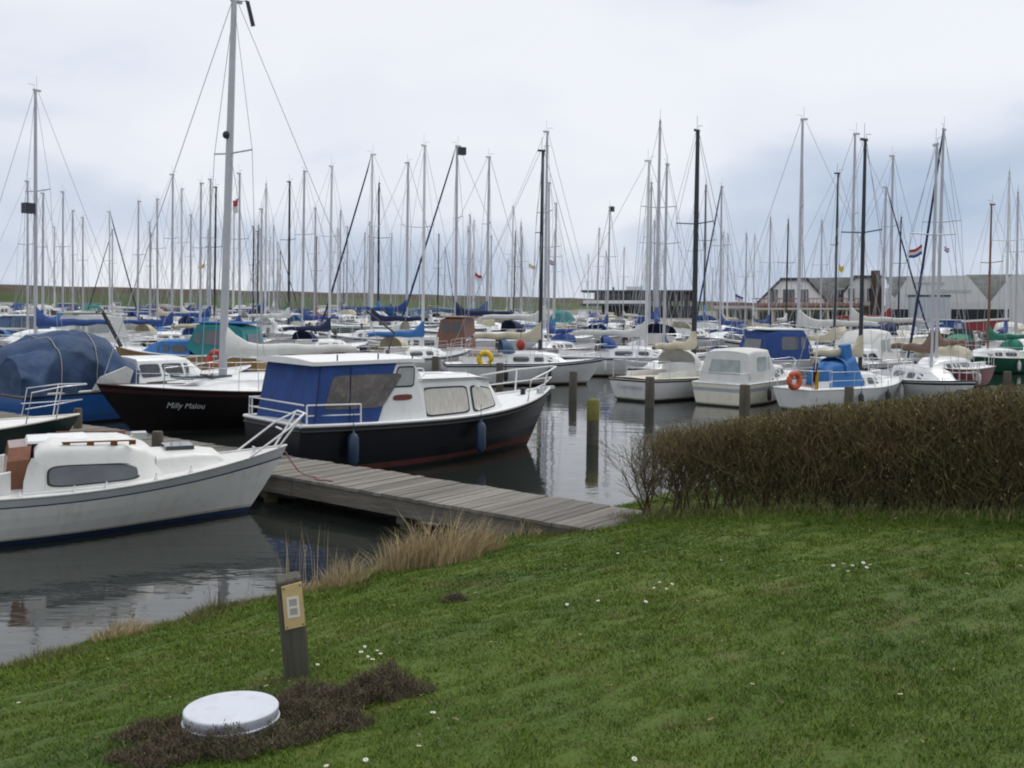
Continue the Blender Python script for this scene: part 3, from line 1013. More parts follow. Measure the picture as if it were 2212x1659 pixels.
# ------------------------------------------------------------------ white sailing boat in the left foreground (mast down)
def white_sloop():
    H = Hull(6.9, 2.35, 0.97, 0.64, 0.60, rake=0.85, trans=0.62, um=0.46, p=2.0, vee=0.8, mid=0.22, draft=.35, ns=30)
    K = Kit()
    K.add('hull', H.build([(0.045, 4), (0.79, 1), (0.825, 2), (1.0, 3)]), ['anti_blue', 'gel_white2', 'stripe_blue', 'band_grey', 'gel_scum'])
    K.add('deck', H.deck(0.0, 0.05), 'gel_white2')
    K.add('toe_rail', H.rail(.018, .012), 'gel_white2')
    cs = [(-.17, .82, .73, .60, 1.14, .12, .05, .06), (-.08, .83, .72, .60, 1.21, .14, .06, .03), (.1, .83, .70, .61, 1.25, .16, .06), (1.0, .80, .64, .64, 1.22, .16, .06), (1.35, .76, .58, .66, 1.14, .16, .05, -.05), (1.52, .70, .5, .68, .99, .12, .05, -.06)]
    c = K.add('coachroof', cabin(cs), 'gel_white2')
    ts = [(1.45, .66, .54, .66, .99, .1, .05), (2.0, .56, .42, .70, 1.00, .1, .05), (2.32, .46, .32, .74, .96, .09, .04), (2.5, .38, .25, .76, .82, .05, .03)]
    K.add('fore_trunk', cabin(ts), 'gel_white2')
    K.add('roof_hatch', MB().loft([[(x, y * sy, z + .045 * (1 - sy * sy) - (.03 if abs(sy) == 1 else 0)) for sy in (1, .97, .6, 0, -.6, -.97, -1)] for x, y, z in ((-.2, .30, 1.22), (-.18, .36, 1.265), (.55, .36, 1.27), (.6, .33, 1.23))], 0, False, True), 'gel_white', c)
    for sd in (-1, 1):
        K.add('window', cab_window(cs, .02, 1.22, .16, .78, sd, .012, .42, .0, taper=.12), 'rubber', c)
        K.add('window_pane', cab_window(cs, .05, 1.19, .20, .74, sd, .018, .42, .0, taper=.12), 'glass_slate', c)
        hr = MB()
        hr.tube([(.22, sd * .60, 1.265), (1.12, sd * .55, 1.245)], .012, 5)
        for x in (.28, .58, .88, 1.12):
            hr.box(x - .045, x + .045, sd * .58 - .015, sd * .58 + .015, 1.19, 1.255)
        K.add('hand_rail', hr, 'varnish', c)
    K.add('companionway_door', MB().prism([(-.2, -.62, .64), (-.2, .62, .64), (-.17, .58, 1.06), (-.14, .4, 1.22), (-.14, -.4, 1.22), (-.17, -.58, 1.06)], (-.27, 0, -.02)), 'varnish')
    # door reveal seen on the near quarter
    K.add('cabin_wing', MB().prism([(-.26, -.84, .6), (-.25, -.80, .8), (-.2, -.77, 1.0), (-.15, -.74, 1.1), (0, -.76, 1.0), (0, -.83, .6)], (0, -.03, 0)), 'gel_white2')
    K.add('cockpit_coaming', MB().loft([[(x, y, .58), (x, y - .02, z), (x, y - .12, z), (x, y - .14, .58)] for x, y, z in ((-.4, .92, .95), (-1.2, .95, .82), (-2.8, .85, .74))], 0, False, True).loft([[(x, -y, .58), (x, -y + .02, z), (x, -y + .12, z), (x, -y + .14, .58)] for x, y, z in ((-.4, .92, .95), (-1.2, .95, .82), (-2.8, .85, .74))], 0, False, True), 'gel_white2')
    K.add('cockpit_floor', MB().box(-2.7, -.6, -.6, .6, .58, .64), 'teak')
    K.add('fore_hatch', MB().box(1.62, 2.02, -.22, .22, 1.03, 1.085), 'glass_slate')
    K.add('bow_cleat', MB().tube([(2.95, -.09, .97), (2.95, .09, .97)], .016, 6).box(2.93, 2.97, -.03, .03, .9, .97), 'steel')
    K.add('mast_step', MB().box(1.18, 1.38, -.1, .1, 1.2, 1.29), 'steel')
    for sd in (-1, 1):
        K.add('genoa_track', MB().tube([(-.4, sd * .98, .655), (1.1, sd * .93, .685)], .012, 4), 'steel')
        K.add('winch', MB().lathe([(.055, 0), (.045, .04), (.05, .11), (.02, .12)], (-.75, sd * .86, .86), 10), 'steel')
    # pulpit: two open arms of white tube
    pm_ = MB()
    for sd in (1, -1):
        a, b = H.pt(.90, 1, sd), H.pt(.975, 1, sd)
        pm_.tube([a, a + Vector((.62, sd * .03, .44)), Vector((H.L / 2 + .22, sd * .2, H.fb + .52)), Vector((H.L / 2 + .25, sd * .2, H.fb + .5))], .016, 6)
        pm_.tube([b, Vector((H.L / 2 + .2, sd * .2, H.fb + .5))], .016, 6)
    pm_.tube([(H.L / 2 + .22, .2, H.fb + .52), (H.L / 2 + .22, -.2, H.fb + .52)], .016, 6)
    pm_.tube([(H.L / 2 - .12, .16, H.fb + .28), (H.L / 2 - .12, -.16, H.fb + .28)], .014, 6)
    K.add('pulpit', pm_, 'paint_white')
    for x, y in ((-.3, -1.04), (.75, -1.0), (1.9, -.72), (.35, -1.02), (1.4, -.86)):
        p, u = H.side(x, 1, -1)
        K.add('deck_fitting', MB().lathe([(.03, 0), (.025, .03), (.012, .05), (.012, .09)], (x, p.y + .12, p.z + .01), 8), 'steel')
    return K, H

WK, WH = white_sloop()
th1 = rad(28)
W1 = Vector((-3.48, 15.42, 0)) - Vector((math.cos(th1), math.sin(th1), 0)) * 3.45
WK.place('sailing_boat', 'white sailing boat with oval dark window and lowered mast, nearest at left', 'sailing boat', W1, th1, {})

# ------------------------------------------------------------------ general sailing yacht kit
def sail_kit(L=8.0, B=2.7, fb=1.12, fm=.86, fs=.84, ztop=11.0, lite=False, furl=False, hood=True, cover=True, r=.075, cream=False, transom_rake=-.25, rake=.95, rails=True, cab=1.0, xm=None):
    H = Hull(L, B, fb, fm, fs, rake=rake, trans=.68, trake=transom_rake * 0 + .25, um=.45, p=2.1, vee=.85, mid=.24, ns=12 if lite else 20)
    K = Kit()
    K.H = H
    k = L / 8.0
    K.add('hull', H.build([(0.07, 3), (0.86, 1), (0.94, 2), (1.0, 1)]), ['anti', 'hull', 'stripe', 'scum'])
    K.add('deck', H.deck(0.0, .06), 'deck')
    cs = [(-1.0 * k, .92 * k, .78 * k, fm - .02, fm + .44 * cab, .1, .06), (.6 * k, .86 * k, .68 * k, fm, fm + .44 * cab, .1, .06), (1.6 * k, .66 * k, .48 * k, fm + .02, fm + .36 * cab, .1, .05, -.1), (2.1 * k, .5 * k, .32 * k, fm + .05, fm + .14 * cab, .05, .03, -.15)]
    c = K.add('coachroof', cabin(cs), 'cabin')
    for sd in (-1, 1):
        mb = MB()
        for x0, x1 in ((-.75, .05), (.3, .8), (1.0, 1.3)):
            mb2 = cab_window(cs, x0 * k, x1 * k, .25, .85, sd, .012, .4)
            if not lite:
                K.add('window', mb2, 'glass_dark', c)
            else:
                mb.add(mb2.v, mb2.f)
        if lite:
            K.add('window', mb, 'glass_dark', c)
    if not lite:
        K.add('toe_rail', H.rail(.022, .012), 'trim')
        K.add('cockpit_coaming', MB().box(-3.2 * k, -1.0 * k, .62 * k, .74 * k, fm - .05, fm + .22).box(-3.2 * k, -1.0 * k, -.74 * k, -.62 * k, fm - .05, fm + .22), 'cabin')
        K.add('cockpit_floor', MB().box(-3.15 * k, -1.05 * k, -.6 * k, .6 * k, fm, fm + .06), 'teak')
    xm = .75 * k if xm is None else xm
    mz = fm + .44 * cab
    m = K.add('mast', mast_mb(xm, mz - .1, ztop, r, 6 if lite else 8), 'mast')
    spd, wires = rig(H, xm, ztop, wire=.012 if lite else .009, forestay=not furl)
    K.add('spreader', spd, 'mast', m)
    rg = MB()
    for nm, wmb in wires:
        if lite:
            rg.add(wmb.v, wmb.f, 0, True)
        else:
            K.add(nm, wmb, 'wire')
    if lite:
        K.add('rigging', rg, 'wire')
    tip = H.pt(1, 1)
    if furl:
        K.add('furled_genoa', MB().tube([(tip.x - .12, 0, tip.z + .25), (tip.x - .55, 0, tip.z + 1.3), (xm + .3, 0, ztop - .9), (xm + .06, 0, ztop)], [.035, .062, .04, .012], 7), 'furl')
    bz = mz + .55
    b = K.add('boom', MB().tube([(xm - .05, 0, bz), (-2.7 * k, 0, bz + .05)], .05, 6), 'mast')
    K.add('sail_cover', sail_cover(xm + .02, -2.6 * k, bz + .1, .19, .1, .5), 'cover', b)
    # canvas sprayhood over the companionway
    hs = []
    for x, w_, h in ((-.55, .62, .02), (-.7, .72, .35), (-.95, .8, .55), (-1.25, .82, .58)):
        hs.append([(x * k, w_ * k * math.cos(math.pi * j / 10), mz - .05 + h * max(0, math.sin(math.pi * j / 10)) ** .6) for j in range(11)])
    K.add('sprayhood', MB().loft(hs, 0, True, False), 'hood')
    if rails:
        K.add('pulpit', pulpit_mb(H, .58, .95, .018 if lite else .014), 'steel')
        a = H.pt(0.02, 1)
        y = a.y - .06
        K.add('pushpit', MB().tube([(a.x + .9, y + .05, fs), (a.x + .9, y + .05, fs + .6), (a.x + .05, y, fs + .6), (a.x + .05, -y, fs + .6), (a.x + .9, -y - .05, fs + .6), (a.x + .9, -y - .05, fs)], .016, 5).tube([(a.x + .05, y, fs), (a.x + .05, y, fs + .6)], .014, 5).tube([(a.x + .05, -y, fs), (a.x + .05, -y, fs + .6)], .014, 5), 'steel')
        if not lite:
            K.add('guard_rail', rail_set(H, .14, .86, .55, .008, (1, -1), 4, True), 'steel')
    if not lite:
        for x, sd in ((-1.2, -1), (.9, -1), (-.3, 1)):
            p, u = H.side(x * k, .8, sd)
            K.add('fender', fender_mb((p.x, p.y + sd * .1, p.z), .5, .09), 'fender')
    return K

BASE = dict(hull='gel_white', anti='anti_black', stripe='stripe_blue', deck='deck_white', cabin='gel_white', mast='alu', cover='canvas_blue', hood='canvas_blue', trim='alu_light', furl='canvas_navy', fender='fender_white', roof='paint_white', canopy='canvas_blue')

def V(**kw):
    d = dict(BASE)
    d.update(kw)
    return d

# dark yacht with the tall mast and the name on its bow
def dark_yacht():
    K = sail_kit(9.2, 2.9, 1.22, .98, .95, 10.62, r=.1, rails=True, cab=.75, rake=1.25, xm=1.34)
    return K

DK = dark_yacht()
hd = rad(50 + 180)
bowp = Vector((-9.35, 22.35, 0))
DC = bowp - Vector((math.cos(hd), math.sin(hd), 0)) * 4.6
dy, _ = DK.place('sailing_boat', 'black sailing yacht with maroon sheer stripe, white deck and the tallest silver mast', 'sailing boat', DC, hd,
                 V(hull='hull_aubergine', stripe='maroon', anti='anti_black', mast='alu', cover='canvas_white', hood=None, trim='maroon', fender='fender_blue'), heel=rad(-1.1), trim=rad(-.9), skip=('pulpit', 'sprayhood', 'window', 'pushpit'))
HH = DK.H
pa, ua = HH.side(2.75, .62, 1)
pb = HH.pt(ua - .03, .62, 1)
lettering('Milly Malou', .19, pa, pb - pa, (0, 0, 1), 'letter_white', dy, shear=.25, e=.03)
mz1 = 10.62
xm_ = 1.34
obj('burgee', MB().tube([(xm_, 0, mz1 - .05), (xm_ - .2, .26, mz1 + .02)], .01, 5).prism([(xm_ - .17, .22, mz1), (xm_ - .23, .30, mz1), (xm_ - .34, .42, mz1 - .6), (xm_ - .28, .34, mz1 - .62)], (.02, .03, 0)), ['mast_dark'], dy)
obj('masthead_light', MB().ball((1.45, 0, 7.3), .09, .09, .1), ['mast_dark'], dy)
for x in (2.6, 1.7):
    obj('hatch', MB().box(x * .9 - .28, x * .9 + .28, -.28, .28, 1.28, 1.36), ['glass_slate'], dy)

# white bow with dark green topsides at the left edge
GK = sail_kit(7.2, 2.5, 1.02, .8, .75, 9.5, furl=False)
hg = rad(30)
gb = Vector((-8.15, 18.75, 0))
gboat, _ = GK.place('sailing_boat', 'white decked boat with dark green topsides, cut by the left edge', 'sailing boat', gb - Vector((math.cos(hg), math.sin(hg), 0)) * 3.6, hg,
                    V(hull='hull_darkgreen', stripe='hull_darkgreen', deck='deck_white', trim='gel_cream', mast=None, cover=None, hood=None, wire=None, fender='fender_white'), skip=('guard_rail', 'cockpit_coaming', 'boom', 'spreader', 'shroud', 'backstay', 'forestay', 'mast'))
lettering('1264', .17, (1.05, -.69, 1.0), (1, .2, 0), (0, .3, 1), 'letter_dark', gboat, e=.03)

# blue motor boat under the tarpaulin
def tarp_boat():
    H = Hull(7.6, 2.7, 1.2, .86, .82, rake=.9, trans=.88, um=.42, p=2.4, vee=.95, mid=.18)
    K = Kit()
    K.add('hull', H.build([(.9, 1), (.96, 2), (1, 3)]), ['anti_black', 'hull_blue', 'maroon', 'paint_white'])
    K.add('deck', H.deck(0, .05), 'deck_white')
    K.add('gunwale', H.rail(.035, .01), 'paint_white')
    cs = [(-.6, 1.06, .92, .84, 1.60, .08, .05, .0), (1.0, .98, .8, .88, 1.58, .08, .05), (1.55, .9, .68, .92, 1.50, .08, .04, -.35), (1.9, .8, .6, .94, 1.2, .08, .03, -.3)]
    c = K.add('cabin', cabin(cs), 'gel_white')
    for sd in (-1, 1):
        for x0, x1 in ((-.5, .12), (.2, .85), (.93, 1.4)):
            K.add('window', cab_window(cs, x0, x1, .38, .92, sd, .012, .25, -.12), 'glass_dark', c)
        K.add('window_strip', cab_window(cs, -.4, 1.3, .04, .2, sd, .012, .2), 'stripe_black', c)
    # tarpaulin: sagging sheet over the aft wheelhouse
    rings = []
    NT, NJ = 44, 48
    keys = [(0, 1.72), (.06, 1.84), (.2, 2.06), (.34, 2.24), (.5, 2.36), (.68, 2.36), (.76, 2.28), (.88, 1.85), (1, 1.5)]
    for i in range(NT + 1):
        t = i / NT
        x = -3.9 + 3.2 * t
        top = float(np.interp(t, [k_[0] for k_ in keys], [k_[1] for k_ in keys]))
        w_ = 1.34 - .10 * t
        r = []
        for j in range(NJ + 1):
            a = j / NJ
            y = math.cos(math.pi * a)
            zz = max(0, math.sin(math.pi * a)) ** .5
            fold = (1 - abs(math.sin(t * 9 + 2.4 * math.sin(a * 6)))) ** 2 * .13 + (1 - abs(math.sin(t * 5.3 - a * 8 + 1))) ** 3 * .15 - .05 + .03 * math.sin(t * 31 + a * 17)
            hang = .05 * math.sin(t * 23 + a * 5) * (1 - zz)
            k2 = fold * (1 - .6 * zz) + hang
            low = .84 + (.0 if t < .52 else (t - .52) * .35)
            r.append((x + .02 * math.sin(a * 20 + t * 9), math.copysign(abs(y) ** .5, y) * (w_ - .22 * zz ** 4 + k2), low + (top - low) * zz - fold * .7 * zz))
        rings.append(r)
    tp = K.add('tarpaulin', MB().loft(rings, 0, True, True), 'tarp_blue')
    for i_ in (14, 27):
        K.add('tie_rope', MB().tube([(p_[0], p_[1] * 1.012, p_[2] + .012) for p_ in rings[i_]], .009, 5), 'rope_pale', tp)
    K.add('white_side_panel', MB().prism([(-2.15, -1.36, .88), (-1.15, -1.33, .90), (-.98, -1.30, 1.36), (-1.2, -1.34, 1.46), (-1.95, -1.4, 1.22)], (0, -.08, 0)), 'canvas_white')
    K.add('side_rail', rail_set(H, .5, .92, .5, .012, (-1, 1), 4, False), 'steel')
    K.add('folded_mast', MB().tube([(-.3, .35, 1.9), (-.9, .3, 2.9), (-1.1, .3, 2.85)], .03, 5).tube([(-.5, .1, 1.9), (-.95, .25, 2.85)], .03, 5), 'mast_dark')
    K.add('horseshoe_buoy', MB().torus((2.3, -.3, 1.5), .2, .085, 'y', 14, 8, -60, 240), 'red_buoy')
    return K

TK = tarp_boat()
ht = rad(52)
TK.place('motor_boat', 'blue motor boat half covered by a sagging dark blue tarpaulin', 'motor boat', Vector((-12.85, 24.78, 0)) + Vector((math.cos(ht), math.sin(ht), 0)) * 3.9, ht, {})

# ------------------------------------------------------------------ motor boat kits
def motor_kit(style, L=7.5, B=2.7, lite=False):
    """styles: canopy (cabin forward, canvas aft), sport (swept white canvas), wheel (upright wheelhouse), open (low cuddy with screen)"""
    H = Hull(L, B, 1.25, .95, .9, rake=.8, trans=.9, um=.42, p=2.3, vee=.95, mid=.17, ns=12 if lite else 18)
    K = Kit()
    K.H = H
    k = L / 7.5
    K.add('hull', H.build([(.06, 3), (.62, 1), (.80, 2), (1, 1)]), ['anti', 'hull', 'stripe', 'scum'])
    K.add('deck', H.deck(0, .05), 'deck')
    if not lite:
        K.add('gunwale', H.rail(.03, .01), 'trim')
    cs = [(-.5 * k, 1.05, .92, .9, 1.55, .08, .05), (1.0 * k, .95, .78, .95, 1.52, .08, .05), (1.9 * k, .72, .55, 1.0, 1.38, .08, .04, -.25), (2.25 * k, .6, .45, 1.02, 1.12, .06, .03, -.2)]
    c = K.add('cabin', cabin(cs), 'cabin')
    for sd in (-1, 1):
        for x0, x1 in ((-.3, .4), (.55, 1.2)):
            K.add('window', cab_window(cs, x0 * k, x1 * k, .3, .82, sd, .012, .3), 'glass_dark', c)
    if style in ('canopy', 'sport'):
        top = 2.25 if style == 'canopy' else 2.3
        if style == 'canopy':
            ct = [(-3.3 * k, 1.12, .95, .92, top - .1, .12, .06, .35), (-2.4 * k, 1.14, .98, .92, top, .12, .06, .1), (-.9 * k, 1.1, .95, .94, top, .12, .06, .0), (-.35 * k, 1.06, .86, 1.3, top - .05, .12, .05, -.35)]
        else:
            ct = [(-2.9 * k, 1.1, .8, .92, 1.95, .2, .08, .5), (-2.0 * k, 1.12, .88, .92, top, .2, .08, .1), (-.6 * k, 1.08, .85, 1.0, top - .03, .2, .07, -.25), (.15 * k, 1.0, .7, 1.4, 1.75, .1, .05, -.5)]
        cn = K.add('canopy', cabin(ct, 0, True), 'canopy')
        for sd in (-1, 1):
            K.add('canopy_window', cab_window(ct, -2.3 * k, -1.25 * k, .4, .88, sd, .012, .3), 'cwin', cn)
            K.add('canopy_window', cab_window(ct, -1.1 * k, -.55 * k, .42, .88, sd, .012, .3), 'cwin', cn)
        K.add('stern_canvas_window', face_pane([(-3.32 * k + (.12 if style == 'canopy' else .62), -.7, 1.3), (-3.32 * k + (.12 if style == 'canopy' else .62), .7, 1.3), (-3.32 * k + (.27 if style == 'canopy' else .92), .62, 1.85), (-3.32 * k + (.27 if style == 'canopy' else .92), -.62, 1.85)], .03, (-1, 0, .2)), 'cwin', cn)
        if style == 'canopy':
            K.add('roof', MB().box(-3.05 * k, -.55 * k, -.92, .92, top + .03, top + .09), 'roof')
    elif style == 'wheel':
        ct = [(-1.9 * k, .95, .86, .92, 2.5, .05, .05, .1), (-.7 * k, .95, .86, .92, 2.5, .05, .05, -.05), (-.35 * k, .9, .8, 1.3, 2.42, .05, .05, -.2)]
        cn = K.add('wheelhouse', cabin(ct, 0, False), 'canopy')
        for sd in (-1, 1):
            K.add('window', cab_window(ct, -1.7 * k, -1.15 * k, .55, .92, sd, .012, .25), 'glass_dark', cn)
            K.add('window', cab_window(ct, -1.05 * k, -.6 * k, .55, .92, sd, .012, .25), 'glass_dark', cn)
        K.add('roof', MB().box(-2.0 * k, -.35 * k, -.95, .95, 2.53, 2.6), 'roof')
    else:
        ct = [(-.9 * k, 1.0, .9, 1.3, 1.95, .05, .02, -.1), (-.3 * k, .96, .8, 1.45, 1.93, .05, .02, -.4), (.1 * k, .9, .6, 1.5, 1.62, .04, .02, -.3)]
        K.add('windscreen', cabin(ct, 0, False), 'glass_slate')
        K.add('cockpit_cover', cabin([(-3.3 * k, .95, .8, .92, 1.1, .1, .12), (-1.8 * k, 1.05, .85, .92, 1.35, .15, .15), (-.8 * k, 1.02, .8, .95, 1.5, .15, .1)]), 'canopy')
    K.add('bow_rail', pulpit_mb(H, .5, 1.8, .016), 'steel')
    if not lite:
        for x, sd in ((-1.6, -1), (.6, -1), (-.5, 1)):
            p, u = H.side(x * k, .7, sd)
            K.add('fender', fender_mb((p.x, p.y + sd * .1, p.z), .5, .09), 'fender')
        K.add('stern_rail', MB().tube([(-L / 2 + .7, -1.1, .92), (-L / 2 + .6, -1.1, 1.35), (-L / 2 + .08, -1.05, 1.35), (-L / 2 + .08, 1.05, 1.35), (-L / 2 + .6, 1.1, 1.35), (-L / 2 + .7, 1.1, .92)], .016, 5), 'steel')
    return K

MB0 = dict(BASE)
MB0.update(stripe='gel_white', trim='paint_white', cwin='glass_slate', hull='gel_white')

def M_(**kw):
    d = dict(MB0)
    d.update(kw)
    return d

HEADS = []      # oriented footprints already taken: (x, y, heading, L, B)

def took(x, y, h, L, B):
    HEADS.append((x, y, h, L, B))

def corners(r):
    x, y, h, L, B = r
    c, s = math.cos(h), math.sin(h)
    return [(x + c * a - s * b, y + s * a + c * b) for a, b in ((L / 2, B / 2), (L / 2, -B / 2), (-L / 2, -B / 2), (-L / 2, B / 2))]

def clash(r, others):
    A = corners(r)
    for o in others:
        if (o[0] - r[0]) ** 2 + (o[1] - r[1]) ** 2 > ((o[3] + r[3]) / 2 + 2) ** 2:
            continue
        Bc = corners(o)
        sep = False
        for h in (r[2], o[2]):
            for ax in ((math.cos(h), math.sin(h)), (-math.sin(h), math.cos(h))):
                pa_ = [p[0] * ax[0] + p[1] * ax[1] for p in A]
                pb_ = [p[0] * ax[0] + p[1] * ax[1] for p in Bc]
                if max(pa_) < min(pb_) or max(pb_) < min(pa_):
                    sep = True
        if not sep:
            return True
    return False

def dirv(h):
    return Vector((math.cos(h), math.sin(h), 0))

# footprints of the boats already standing at the jetty
took(CC.x, CC.y, th, 7.5, 2.7)
took(W1.x, W1.y, th1, 7.2, 2.5)
took(DC.x, DC.y, hd, 9.4, 3.1)
tcen = Vector((-12.85, 24.78, 0)) + dirv(ht) * 3.9
took(tcen.x, tcen.y, ht, 8, 2.9)
gcen = gb - dirv(hg) * 3.6
took(gcen.x, gcen.y, hg, 7.4, 2.6)

def hero(kit, name, label, cat, stern, h, L, B, var, **kw):
    c = Vector((stern[0], stern[1], 0)) + dirv(h) * (L / 2)
    took(c.x, c.y, h, L + .4, B + .3)
    return kit.place(name, label, cat, c, h, var, **kw)[0]

# white yacht with name on its transom
SKN = sail_kit(8.0, 2.6, .98, .74, .77, 9.65, hood=True, xm=-.15, r=.1)
h = rad(46)
y6 = hero(SKN, 'sailing_boat', 'white yacht with cream deck, black sheer stripe and lettered transom facing the pile', 'sailing boat', (4.0, 33.7), h, 8.0, 2.6,
          V(stripe='stripe_black', deck='deck_cream', cabin='gel_white', cover='canvas_cream', hood='canvas_white', trim='stripe_black', mast='mast_dark'))
H6 = SKN.H
a, b = H6.pt(0, .62, 1), H6.pt(0, .62, -1)
lettering('Cassiopeia', .24, Vector(((a.x + b.x) / 2 - .04, 0, a.z)), b - a, (-.15, 0, 1), 'letter_grey', y6, e=.01)

# white motor cruiser with white canvas
MKc = motor_kit('canopy', 6.8, 2.6)
h = rad(50)
hero(MKc, 'motor_cruiser', 'white motor cruiser with white canvas canopy and grey hull band', 'motor boat', (6.75, 32.5), h, 5.5, 2.1,
     M_(hull='gel_cream', stripe='hull_grey', canopy='canvas_white', roof='canvas_white', cabin='gel_white2', cwin='glass_pale', fender='fender_black'), skip=('roof',), scale=.81)

# small white boat with blue cockpit tent
SK6 = sail_kit(5.6, 2.15, .95, .72, .7, 8.8, r=.07, rails=True, rake=.7)
h = rad(33)
s8 = hero(SK6, 'sailing_boat', 'small white boat with bright blue cockpit tent and orange ring buoy', 'sailing boat', (8.75, 31.1), h, 5.6, 2.15,
          V(stripe='gel_white', anti='anti_blue', cover='canvas_cream', hood='canvas_bright', mast='mast_dark', fender='fender_black', trim='gel_white'))
obj('cockpit_tent', cabin([(-1.6, .58, .40, .75, 1.30, .14, .05, .1), (-1.2, .64, .46, .75, 1.46, .14, .08), (-.75, .66, .5, .75, 1.50, .12, .03), (-.3, .68, .5, .75, 1.70, .14, .06), (-.05, .66, .4, .75, 1.35, .12, .05, -.1)], 0, True).prism([(-.62, -.3, 1.55), (-.28, -.34, 1.6), (-.3, -.26, 2.1), (-.55, -.22, 2.05)], (.05, .3, 0)), ['canvas_bright'], s8)
tag(obj('ring_buoy', MB().torus((0, 0, 0), .22, .09, 'x', 16, 8), ['orange'], None, at(1716, 822, 30.6), (0, 0, rad(-60))), 'orange ring buoy on the stern rail of the blue tented boat', 'life buoy')
fl = MB()
for i, m_ in enumerate((0, 1, 2)):
    fl.loft([[((.085 * i + .085 * t) * (1 - .3 * s_) + .05 * s_, .09 * math.sin(5 * (i + t) + 2 * s_), -.72 * s_ - .22 * (i + t)) for s_ in (0, .25, .5, .75, 1)] for t in (0, .5, 1)], m_, True, False)
tag(obj('flag', fl, ['flag_black', 'flag_yellow', 'flag_red'], None, at(1762, 770, 30.7), (0, .15, rad(10))), 'limp black yellow and red flag at the stern of the tented boat', 'flag')
tag(obj('flag_staff', MB().tube([(0, 0, 0), (.1, 0, 1.75)], .018, 6), ['paint_white'], None, Vector((at(1758, 850, 30.7).x, 30.7, .75))), 'thin flag staff at the stern of the tented boat', 'flag staff')

# white yacht, bow towards the hedge
SK7 = sail_kit(6.6, 2.4, 1.02, .82, .8, 8.85, r=.06)
h = rad(-84)
hero(SK7, 'sailing_boat', 'white sailing boat with black sheer stripe showing its bow above the hedge', 'sailing boat', (13.9, 37.8), h, 6.6, 2.4,
     V(stripe='stripe_black', trim='stripe_black', cover='canvas_brown', hood=None, mast='alu', anti='anti_black'))

# green hull at the right edge
h = rad(195)
hero(SK7, 'sailing_boat', 'green hulled sailing boat with green cockpit cover at the right edge', 'sailing boat', (28.9, 53.5), h, 6.6, 2.4,
     V(hull='hull_green', stripe='hull_green', trim='gel_white', cover='canvas_green', hood='canvas_green', mast='mast_wood', deck='deck_cream'))

# white boat with yellow horseshoe buoy, dark mast, behind the cruiser's bow
SK65 = sail_kit(6.6, 2.4, 1.08, .86, .82, 9.5, r=.085)
h = rad(10)
y11 = hero(SK65, 'sailing_boat', 'white sailing boat with black mast and cream sail cover beyond the cruiser bow', 'sailing boat', (-2.7, 40.0), h, 6.6, 2.4,
           V(stripe='stripe_blue', cover='canvas_cream', hood='canvas_slate', mast='mast_dark', fender='fender_black', trim='stripe_black'))
p = at(1048, 775, 38.6)
tag(obj('horseshoe_buoy', MB().torus((0, 0, 0), .24, .1, 'y', 14, 8, -60, 240), ['yellow'], None, p), 'yellow horseshoe buoy on the stern rail behind the cruiser', 'life buoy')
p = at(1125, 745, 39.3)
tag(obj('ball_fender', MB().ball((0, 0, 0), .18, .18, .23).tube([(0, 0, .28), (0, 0, .5)], .015, 5), ['red_buoy'], None, p), 'red ball fender hanging beside the cream sail cover', 'fender')

# teal and blue canopy boat, brown wheelhouse boat, blue canopy boats
MKs = motor_kit('sport', 7.0, 2.6)
MKw = motor_kit('wheel', 7.6, 2.7)
MKo = motor_kit('open', 5.8, 2.2)
h = rad(180 - 8)
hero(MKc, 'motor_cruiser', 'tan hulled boat with teal and blue canopy behind the tall mast', 'motor boat', (-10.2, 41.5), h, 6.8, 2.6,
     M_(hull='hull_tan', stripe='hull_tan', canopy='canvas_teal', roof='canvas_bright', cabin='canvas_bright', cwin='glass_slate'))
h = rad(165)
hero(MKw, 'motor_boat', 'motor boat with varnished brown wheelhouse right of the blue canopied cruiser', 'motor boat', (-.3, 50.5), h, 7.6, 2.7,
     M_(hull='gel_white', stripe='hull_tan', canopy='varnish', cabin='gel_white2', roof='varnish', deck='teak'))
h = rad(20)
hero(MKc, 'motor_cruiser', 'motor cruiser with blue canopy and white roof before the gabled house', 'motor boat', (10.2, 44.2), h, 6.8, 2.6,
     M_(stripe='gel_white', canopy='canvas_blue', roof='paint_white', cabin='gel_white'))
h = rad(225)
hero(MKs, 'motor_cruiser', 'pale grey sport cruiser with swept canvas top behind the white canopied cruiser', 'motor boat', (17.2, 45.4), h, 7.0, 2.6,
     M_(stripe='stripe_blue', canopy='canvas_white', cwin='glass_pale', roof='canvas_white'))
h = rad(0)
SK8 = sail_kit(8.2, 2.7, 1.15, .88, .9, 10.0)
hero(SK8, 'sailing_boat', 'white sailing boat with large navy sprayhood beyond the gap of open water', 'sailing boat', (1.4, 46.5), h, 8.2, 2.7,
     V(cover='canvas_white', hood='canvas_blue', mast='alu_light'))

